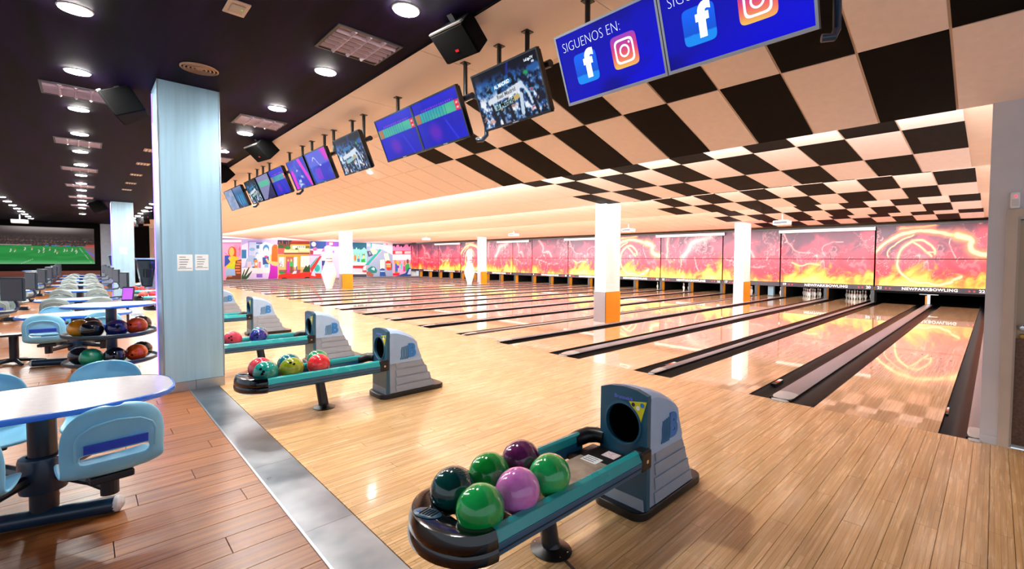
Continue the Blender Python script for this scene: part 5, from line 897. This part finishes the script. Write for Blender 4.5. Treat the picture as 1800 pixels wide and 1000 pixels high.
t = thing('round_vent', 'round bronze ceiling vent above the steel column', 'vent', (-5.95, -4.67, ZC)); MB().lathe([(.0, -.004), (.03, -.014), (.04, -.004), (.04, 0), (0, 0)], 28).build('core', M_vent, t); MB().lathe([(0, -.0015), (.18, -.0015), (.18, 0)], 32).build('gap_shade_disc', M_matte, t)  # black disc stands in for the shade between the vent rings
for r in (.065, .10, .135, .165): MB().lathe([(r-.012, -.004), (r-.008, -.018), (r+.004, -.014), (r+.005, -.002), (r-.012, -.002)], 32).build('ring', M_vent, t, smooth=True)
t = thing('emergency_light', 'small square emergency light with green dot at the top edge', 'ceiling light', (-4.21, -4.67, ZC)); MB().box(-.13, .13, -.075, .075, -.012, 0).build('frame', mat('cream_plastic', 'c8b4a4', .5), t, bevel=.003); MB().box(-.075, .085, -.048, .048, -.02, -.012).build('lens', mat('grey_lens', '9a8f88', .3), t, bevel=.006); MB().lathe([(0, 0), (.006, 0), (.006, -.004), (0, -.004)], 10).build('green_dot', M_green, t, loc=(.03, .03, -.0215))
for k, x in enumerate((-11.4, -13.2, -15.1, -16.95, -18.7)):
    t = thing('ceiling_grille', f'{ORD[k]} small cream ceiling grille in the line behind the steel column', 'vent', (x, -4.64, ZC), group='small cream ceiling grilles'); MB().box(-.15, .15, -.11, .11, -.01, 0).build('frame', M_vent, t, bevel=.003)
    for q in range(4): MB().box(-.13, .13, -.085+.05*q, -.065+.05*q, -.014, -.01).build('blade', M_lampr, t)
# bright halogen spots on the sloping ceiling
for k, (x, lab) in enumerate(((-5.32, 'bright halogen spot beside the football fans screen'), (-9.15, 'bright halogen spot right of the small football screen'), (-18.4, 'bright halogen spot beside the narrow bluish screen'))):
    y = -1.40; z = 3.0+(3.66-3.0)*(-y/2.2)
    t = thing('halogen_spot', lab, 'ceiling light', (x, y, z-.002), group='halogen spots'); t.rotation_euler = (math.radians(-16.7), 0, 0); MB().lathe([(.045, -.012), (.062, -.01), (.065, 0), (.045, 0)], 20).build('ring', M_lampr, t, smooth=True); MB().lathe([(0, -.02), (.03, -.018), (.0445, -.008), (.0445, -.004), (0, -.004)], 20).build('lamp', M_lamp, t, smooth=True)
# loudspeakers
def speaker(name, label, loc, rz, s=1, tilt=0):
    t = thing(name, label, 'loudspeaker', loc, rz, group='black wall loudspeakers'); t.rotation_euler = (math.radians(tilt), 0, rz)
    w, h, d = .27*s, .17*s, .20*s
    MB().prism([(-w, -d*.6), (w, -d*.6), (w*.62, d), (-w*.62, d)], 'z', -h, h).build('cabinet', M_matte, t, bevel=.012); MB().box(-w*.96, w*.96, -d*.6-.012, -d*.6, -h*.92, h*.92).build('grille', mat('speaker_cloth', '060607', .95, var=.4, scale=150, spec=.1), t, bevel=.008)
    MB().box(-.02, .02, -d*.6-.014, -d*.6-.0121, -h*.45, -h*.3).build('badge', M_red, t); MB().box(-.03, .03, d*.2, d*.5, h, h+.06).build('bracket', M_black, t); MB().box(-w*.97, w*.97, -d*.6-.010, -d*.6+.03, h*.97, h+.012).build('silver_edge', M_alu, t, bevel=.003); return t
sp1 = speaker('loudspeaker', 'large black loudspeaker with silver top edge beside the nearest downlight', (-3.03, -3.30, 3.50), math.radians(6), .78, 48)
speaker('loudspeaker', 'black loudspeaker at the ceiling edge left of the purple screens', (-8.98, -3.38, 3.50), math.radians(8), .9, 46); speaker('loudspeaker', 'black loudspeaker half hidden behind the right of the steel column', (-12.2, -3.45, 3.47), math.radians(10), 1, 45)
speaker('loudspeaker', 'black loudspeaker at the top left of the big steel column', (-7.30, -5.22, 3.43), math.radians(-12), .9, 30); speaker('loudspeaker', 'small looking black loudspeaker at the top left of the second steel column', (-23.4, -5.2, 3.43), math.radians(-12), 1.1, 30)
for k, x in enumerate((-26.5, -30.5, -34.0)): speaker('loudspeaker', f'{ORD[k]} tiny far loudspeaker right of the second steel column', (x, -3.5, 3.45), math.radians(30), 1, 6)

# ------------------------------------------------------------------ steel columns of the seating side
def steelcol(x0, x1, y0, y1, label, notice):
    t = thing('steel_column', label, 'column', ((x0+x1)/2, (y0+y1)/2, 0), group='steel clad columns'); w, d = (x1-x0)/2, (y1-y0)/2
    MB().box(-w+.02, w-.02, -d+.02, d-.02, 0, ZC).build('core', M_dgrey, t)
    MB().box(w-.02, w, -d+.012, d-.012, .115, ZC-.005).build('cladding_panel', M_steel, t, bevel=.002); MB().box(-w+.004, w-.012, -d, -d+.02, .115, ZC-.005).build('cladding_panel', M_steel, t, bevel=.002)
    MB().box(-w, -w+.02, -d+.012, d-.012, .115, ZC-.005).build('cladding_panel', M_steel, t, bevel=.002); MB().box(-w+.012, w-.012, d-.02, d, .115, ZC-.005).build('cladding_panel', M_steel, t, bevel=.002)
    for a, b in ((-d+.001, .01*d), (.01*d+.004, d-.001)): MB().box(w, w+.006, a, b, .001, .112).build('base_plate', M_alu, t, bevel=.001)
    MB().box(-w-.004, w+.006, -d-.006, -d, .001, .112).build('base_plate', M_alu, t)
    MB().box(w-.006, w+.002, -d-.003, -d+.008, .115, ZC-.005).build('corner_bead', M_alu, t); MB().box(w-.006, w+.002, d-.008, d+.003, .115, ZC-.005).build('corner_bead', M_alu, t)
    MB().box(-w+.05, -w+.075, -d-.006, -d, .12, ZC-.05).build('added_violet_glow_strip', M_purple, t)  # glowing strip added to cast a violet tint on the ceiling
    for (y, z, a, b) in notice:
        n = MB().box(w+.0005, w+.0025, y-a/2, y+a/2, z-b/2, z+b/2).build('paper_notice', M_paper, t)
        for q in range(5): MB().box(w+.0026, w+.0030, y-a*.36, y+a*(.05+.07*((q*3) % 4)), z+b*.32-q*b*.15, z+b*.36-q*b*.15).build('text_line', M_ink, n)
        MB().box(w+.0026, w+.0030, y-a*.44, y+a*.44, z-b*.36, z-b*.33).build('text_line', M_ink, n)
    return t
steelcol(-7.24, -6.64, -4.965, -4.38, 'big brushed steel column in the foreground with a taped paper notice', [(-.075, 1.545, .145, .195), (.085, 1.55, .13, .19)])
steelcol(-23.7, -23.1, -4.86, -4.26, 'second steel column farther back, left of the big one', [(.0, 1.86, .2, .25)])
# consoles with dark glass on the columns
def console(label, loc, s=1):
    t = thing('column_console', label, 'console', loc, group='dark glass consoles'); 
    MB().prism([(-.10*s, .17*s), (.075*s, .17*s), (.035*s, -.17*s), (-.055*s, -.17*s)], 'x', -.16*s, .10*s).build('dark_glass_housing', mat('petrol_glass', '07202c', .1, var=.3, coat=.6), t, bevel=.015)
    MB().prism([(.08*s, .17*s), (.13*s, .17*s), (.13*s, -.20*s), (-.03*s, -.20*s), (-.02*s, -.176*s), (.04*s, -.172*s)], 'x', -.18*s, .098*s).build('white_side', M_wall, t, bevel=.01); MB().box(-.18*s, .12*s, -.11*s, .13*s, .172*s, .19*s).build('lid', M_side, t, bevel=.006); MB().box(.0985*s, .262, -.03, .03, -.05, .05).build('wall_bracket', M_black, t); MB().box(.098*s, .262, .031, .06, .06, .12).build('cable_duct', M_black, t)
console('dark glass console with white side on the left of the big steel column', (-7.50, -5.03, 1.405)); console('small looking dark glass console beside the second steel column', (-23.962, -4.83, 1.48), 1.1)
# ------------------------------------------------------------------ projection screen with the football match
def match(W=170, H=72):
    x, y = np.meshgrid(np.linspace(0, 1, W), np.linspace(0, 1, H)); n = vnoise(x*150, y*66, 4); img = solid(W, H, '3a3030'); img = mixc(img, 'a8a09c', sm(.22, .02, y)*sm(.5, .1, np.abs(x-.62))); img = mixc(img, '221a1c', sm(.5, .9, n)*sm(.15, .3, y)*.6); img = mixc(img, '9a6a58', sm(.55, .95, vnoise(x*130+9, y*60, 8))*sm(.2, .4, y)*.8)
    img = mixc(img, 'd8d0c8', sm(.86, .95, vnoise(x*90, y*50, 3))*sm(.25, .4, y)*.6); img = mixc(img, '1c1a20', sm(.012, .0, np.abs(y-.33))*.7); img = mixc(img, '1c1a20', sm(.012, 0, np.abs(y-.40))*.6)
    img = mixc(img, 'c8bcb8', ((y > .485)&(y < .505)&(x < .52)).astype(float)); img = mixc(img, '3a78c0', ((y > .49)&(y < .52)&(x > .62)&(x < .84)&((x*12) % 1 < .7)).astype(float)); img = mixc(img, 'c03838', ((y > .5)&(y < .53)&(x > .70)&(x < .78)).astype(float)*.8)
    pitch = (y > .515+.0*x)&(x < .905+.22*(y-.52)); img = mixc(img, '1a8a3c', pitch.astype(float)); img = mixc(img, '2aa048', pitch*sm(.4, .6, fbm(x*9, y*30, 2))*.6); img = mixc(img, 'b8dcb8', pitch*sm(.86, 1, y)*.5)
    rw = (~pitch)&(y > .50)&(x > .86); img = mixc(img, '8a6a68', rw.astype(float)); img = mixc(img, '6a70c8', rw*sm(.02, .005, np.abs((x-.90)*.8-(y-.58)*.42))); img = mixc(img, 'd84838', ((y > .46)&(y < .53)&(x > .93)).astype(float)*.8)
    img = mixc(img, 'e8f4e8', sm(.004, .001, pdist(x*2.4, y, [(.88*2.4, .56), (.975*2.4, .98)]))); img = mixc(img, 'd8f0d8', sm(.005, .001, pdist(x*2.4, y, [(.44*2.4, .99), (.53*2.4, .86)])))
    for k, (a, b) in enumerate(((.37,.60),(.40,.60),(.47,.56),(.52,.55),(.57,.62),(.605,.62),(.605,.56),(.65,.555),(.69,.60),(.705,.64),(.76,.59),(.78,.58),(.82,.57),(.85,.57),(.855,.63),(.25,.6),(.18,.64),(.12,.58))):
        img = mixc(img, ('e8e4e8', 'c86a58')[k % 2], sm(.011, .004, pdist(x*2.4, y, [(a*2.4, b), (a*2.4+.008, b+.035)]))); img = mixc(img, 'f0e8e0', sm(.011, .004, pdist(x*2.4, y, [(a*2.4+.004, b+.045), (a*2.4-.006, b+.075)])))
    return img
t = thing('projection_screen', 'big projection screen showing a football match on the far wall', 'screen', (-39.40, -7.75, 2.26), group='')

MB().box(-.05, .0, -2.95, 2.95, -1.40, 1.33).build('black_surround', M_matte, t); picture('picture_area', match(), (.004, -2.62, -1.07), (0, 5.24, 0), (0, 0, 2.14), paintmat('projected_light', .5, emit=.6), t)
t = thing('hall_projector', 'white projector under the ceiling above the far football screen', 'projector', (-34.0, -7.72, 3.32)); MB().box(-.2, .2, -.28, .28, -.09, .09).build('body', M_white, t, bevel=.03); MB().tube([(0, 0, .09), (0, 0, ZC-3.32)], .025).build('pole', M_white, t)
# ------------------------------------------------------------------ tables, seats, consoles
def superell(a, b, n, N_=44): return [(a*math.copysign(abs(math.cos(2*PI*k/N_))**(2/n), math.cos(2*PI*k/N_)), b*math.copysign(abs(math.sin(2*PI*k/N_))**(2/n), math.sin(2*PI*k/N_))) for k in range(N_)]
def table(label):
    t = thing('table', label, 'table', (0, 0, 0), group='white tables with blue edges')
    o = superell(.41, .60, 3.0); MB().prism(o, 'z', .725, .757).build('table_top', M_lam, t)
    k = len(o); V = [(x*f, y*g, z) for f, g, z in ((1.0, 1.0, .722), (1.022, 1.016, .728), (1.03, 1.02, .741), (1.022, 1.016, .755), (1.0, 1.0, .759)) for x, y in o]
    MB().add(V, [(i*k+j, i*k+(j+1) % k, (i+1)*k+(j+1) % k, (i+1)*k+j) for i in range(4) for j in range(k)]).build('edge_band', M_trim, t, smooth=True)
    MB().tube([(0, 0, .06), (0, 0, .725)], .062, 18).build('post', M_leg, t, smooth=True); MB().box(-.2, .2, -.25, .25, .705, .7245).build('top_plate', M_leg, t)
    MB().lathe([(.075, .20), (.10, .21), (.105, .24), (.105, .40), (.10, .415), (.07, .42)], 22).build('hub', M_legb, t, smooth=True)
    for s in (0,):
        f = MB().tube([(-.13, -.46, .052), (.13, .31, .052)], .050, 14).build('foot_tube', M_legb, t, smooth=True)
        for e_ in (-.44, .40): MB().lathe([(0, -.012), (.050, -.01), (.052, .0), (.049, .012), (.024, .030), (0, .034)], 14).build('foot_cap', M_lampr, f, smooth=True, loc=(.13, .31, .053) if e_ > 0 else (-.13, -.46, .053)).rotation_euler = (PI/2*(1 if e_ < 0 else -1), 0, -.326)
    for s in (-1, 1):
        for y in (-.27, .27):
            a = MB().tube([(s*.06, y*.25, .30), (s*.30, y*.75, .30), (s*.50, y, .31)], .034, 8).build('swing_arm', M_leg, t); MB().lathe([(0, 0), (.04, .002), (.04, .106), (0, .107)], 14).build('pivot', M_leg, a, loc=(s*.50, y, .265))
    return t
def seat(label, m=None):
    t = thing('seat', label, 'seat', (0, 0, 0), group='moulded swing seats'); m = m or M_shell
    path = [(.215, .415), (.212, .432), (.16, .428), (.05, .418), (-.06, .422), (-.13, .436), (-.17, .462), (-.185, .495), (-.196, .53), (-.204, .575), (-.212, .635), (-.222, .69), (-.228, .735), (-.233, .772), (-.2365, .798), (-.239, .814), (-.2395, .821)]
    wid = [.16, .185, .20, .205, .205, .205, .205, .205, .205, .207, .208, .203, .190, .165, .130, .085, .03]; nT = 13; V = []; F = []
    for k, ((x, z), w) in enumerate(zip(path, wid)):
        back = sm(.44, .56, np.array(z)).item()
        for j in range(nT):
            q = -1+2*j/(nT-1); e_ = abs(q)**3; V.append((x+.045*e_*back, w*q, z+.03*e_*(1-back)*(1 if k > 1 else .3)))
    for k in range(len(path)-1):
        for j in range(nT-1):
            if k in (8, ) and 2 <= j <= nT-4: continue
            F.append((k*nT+j, k*nT+j+1, (k+1)*nT+j+1, (k+1)*nT+j))
    o = MB().add(V, F).build('shell', m, t, smooth=False); me = o.data; me.polygons.foreach_set('use_smooth', [True]*len(me.polygons))
    s = o.modifiers.new('thick', 'SOLIDIFY'); s.thickness = .016; s.offset = 0; b = o.modifiers.new('round', 'SUBSURF'); b.levels = 1; b.render_levels = 1
    pts = [(-.214, .592), (-.224, .592), (-.232, .638), (-.222, .638)]
    MB().prism([(x-.006, z) for x, z in pts], 'y', -.125, .125).build('blue_strip', M_navy, t); MB().prism([(x+.022, z) for x, z in pts], 'y', -.125, .125).build('blue_strip', M_navy, t)
    rib = MB().tube([(-.219, -.155, .56), (-.236, -.155, .66), (-.242, -.140, .70), (-.247, -.09, .735), (-.249, 0, .748), (-.247, .09, .735), (-.242, .140, .70), (-.236, .155, .66), (-.219, .155, .56)], .0065, 6).build('moulded_rib', m, t, smooth=True)
    MB().box(-.10, .12, -.09, .09, .372, .414).build('under_bracket', M_leg, t, bevel=.01); MB().lathe([(0, .365), (.03, .365), (.03, .4), (0, .4)], 12).build('pivot_pin', M_alu, t)
    return t
def score_console(label):
    t = thing('score_console', label, 'console', (0, 0, 0), group='dark score consoles on the tables')
    MB().box(-.02, .02, -.17, .17, -.0, .36).build('back_shell', mat('console_teal', '152c38', .35, var=.2), t, bevel=.015); MB().box(.0205, .024, -.15, .15, .03, .33).build('screen', mat('console_screen', '2a1a24', .15, coat=.4), t)
    MB().tube([(-.0, 0, .05), (-.05, 0, -.04), (-.06, 0, -.10), (-.02, 0, -.15), (.06, 0, -.160), (.24, 0, -.160)], .022, 10).build('arm', M_legb, t, smooth=True)
    return t
tb0 = table(''); st0 = seat(''); sg0 = seat('', M_shellg); cn0 = score_console('')
TX_R = [-3.74, -9.58, -13.05, -16.5, -19.95, -23.4, -26.9, -30.4]
TX_L = [-10.45, -13.9, -17.35, -20.8, -24.25, -27.7]
u_ = {'t': 0, 's': 0, 'g': 0, 'c': 0}
def use(pro, key, loc, rz, label):
    if not u_[key]: u_[key] = 1; pro.location = loc; pro.rotation_euler = (0, 0, rz); pro['label'] = label; return pro
    return again(pro, loc, rz, label)
for row, xs, y0, rn in (('r', TX_R, -5.78, 'lane-side row'), ('l', TX_L, -7.08, 'left row')):
    for k, x in enumerate(xs):
        y = y0 if k == 0 and row == 'r' else (-5.68 if row == 'r' else y0)
        nm = 'nearest white table at the left edge of the picture' if (row, k) == ('r', 0) else f'{ORD[k]} white table with blue edge in the {rn}'
        use(tb0, 't', (x, y, 0), 0, nm)
        for sx, sy in ((1, 1), (1, -1), (-1, 1), (-1, -1)):
            if row == 'l' and sy < 0 and k > 3: continue
            side = ('near' if sx > 0 else 'far')+(' right' if sy > 0 else ' left')
            lab = f'seat, {side} corner of the {"nearest" if (row, k) == ("r", 0) else ORD[k]} table in the {rn}'
            a = PI if sx > 0 else 0
            a += {('r', 0): .12*sx*sy}.get((row, k), random.uniform(-.25, .25))
            use(st0 if k < 2 and row == 'r' else sg0, 's' if k < 2 and row == 'r' else 'g', (x+sx*.52, y+sy*.27, 0), a, ('pale blue ' if k < 2 and row == 'r' else 'grey-green ')+lab)
        if (row == 'r' and 2 <= k <= 6):
            use(cn0, 'c', (x+.12, y+.68, .93), math.radians(-72), f'dark score console at the right end of the {ORD[k]} table in the {rn}')
        if row == 'l': use(cn0, 'c', (x+.10, y+.74, .93), math.radians(-42 if k == 0 else -60), f'dark score console at the right end of the {ORD[k]} table in the {rn}')
# star foot stool post beside the first left table
t = thing('star_base_post', 'black post with star base under the first table of the left row', 'stool base', (-10.2, -6.34, 0))
MB().tube([(0, 0, .03), (0, 0, .42)], .05, 14).build('post', M_leg, t, smooth=True); MB().box(-.12, .12, -.12, .12, .42, .45).build('seat_plate', M_leg, t)
for k in range(5): a = 2*PI*k/5+.3; MB().tube([(.03*math.cos(a), .03*math.sin(a), .06), (.32*math.cos(a), .32*math.sin(a), .022)], [.03, .018], 8).build('star_leg', M_leg, t)
# small info panel with violet screen
t = thing('info_panel', 'small panel with glowing violet screen behind the round ball rack', 'console', (-12.6, -4.98, 0)); MB().box(-.02, .02, -.02, .02, 0, .72).build('post', M_leg, t); MB().box(-.12, .12, -.1, .1, 0, .015).build('foot', M_leg, t)
s_ = MB().box(-.025, .015, -.10, .10, 0, .30).build('housing', M_leg, t, bevel=.01, loc=(0, 0, .70)); s_.rotation_euler = (0, math.radians(-12), math.radians(-30))
MB().box(.016, .018, -.085, .085, .03, .27).build('violet_screen', mat('violet_screen', 'a050e0', .3, var=.1, emit=.45), s_)
# round ball racks
def ballrack(label):
    t = thing('ball_rack', label, 'ball rack', (0, 0, 0), group='round ball racks')
    MB().lathe([(0, 0), (.19, 0), (.19, .012), (.06, .03), (.05, .03)], 28).build('foot_plate', M_legb, t, smooth=True); MB().tube([(0, 0, .02), (0, 0, .98)], .052, 18).build('post', M_legb, t, smooth=True)
    MB().lathe([(0, .985), (.43, .985), (.43, 1.012), (0, 1.012)], 44).build('table_top', M_lam, t); MB().lathe([(.43, .983), (.445, .988), (.45, .999), (.445, 1.01), (.43, 1.014)], 44).build('edge_band', M_trim, t, smooth=True)
    for z in (.30, .64):
        MB().lathe([(.05, z-.03), (.20, z-.032), (.36, z-.015), (.415, z+.0), (.43, z+.022), (.44, z+.03), (.45, z+.022), (.445, z-.005), (.40, z-.03), (.2, z-.046), (.05, z-.046)], 44).build('ball_tray', mat('tray_blue_grey', '2f4656', .35, var=.1), t, smooth=True)
    return t
rk = ballrack('round white topped ball rack with two trays of balls, behind the nearest table'); rk.location = (-7.74, -5.36, 0)
def rackballs(c, lo, hi, g):
    for z, lst in ((.30, lo), (.64, hi)):
        for ang, c1, c2, lab, hl in lst:
            a = math.radians(ang); ball(c1, c2, (c[0]+.285*math.cos(a), c[1]+.285*math.sin(a), z-.022+RB+.002), lab, g, hl)
rackballs((-7.74, -5.36), [(-42, '0a7a58', '1fa07c', 'sea green ball on the lower tray of the round rack', None), (3, '05060a', '0a1830', 'black and blue ball at the front of the lower tray of the round rack', H3), (50, 'd83408', 'f06018', 'orange ball on the lower tray of the round rack', [(.45, -.3)]), (-92, '1a1a26', '2a2a3a', 'charcoal ball at the left back of the lower tray', None), (98, '0a0a0c', '1a1a1e', 'black ball at the right back of the lower tray', None)],
    [(-38, '06070c', '0c1622', 'black ball at the front left of the upper tray of the round rack', None), (8, '080c3a', '10185a', 'navy blue ball at the front of the upper tray of the round rack', [(-.05, .05), (-.15, .22)]), (52, '9a2408', 'd84818', 'burnt orange ball on the upper tray of the round rack', [(.6, .2)]), (-88, 'c8780c', 'f0a828', 'golden yellow ball at the left of the upper tray', None), (100, '08080a', '16161a', 'black ball at the right back of the upper tray', None), (-140, '1a0c20', '301838', 'dark plum ball at the back of the upper tray', None)], 'balls on the round rack')
r2 = again(rk, (-29.0, -6.95, 0), label='distant round ball rack with green balls at the far left')
rackballs((-29.0, -6.95), [(0, '0a5a18', '18902a', 'green ball on the lower tray of the distant rack', None)], [(-55, '0a6a18', '20a030', 'green ball at the left of the distant rack', None), (-5, '0a7020', '28a838', 'green ball at the front of the distant rack', None), (45, 'b01818', 'e03030', 'red ball at the right of the distant rack', None)], 'balls on the distant rack')
# railing far left
t = thing('railing', 'pale metal railing with uprights at the far left of the hall', 'railing', (-36.0, -8.6, 0))
MB().tube([(-3, -.25, .98), (3, .0, .98)], .03, 10).build('handrail', M_alu, t)
for k in range(7): MB().tube([(-3+k, -.25+.0417*k, 0), (-3+k, -.25+.0417*k, .98)], .018, 8).build('upright', M_alu, t)
for z in (.3, .6): MB().tube([(-3, -.25, z), (3, .0, z)], .012, 8).build('rail', M_alu, t)
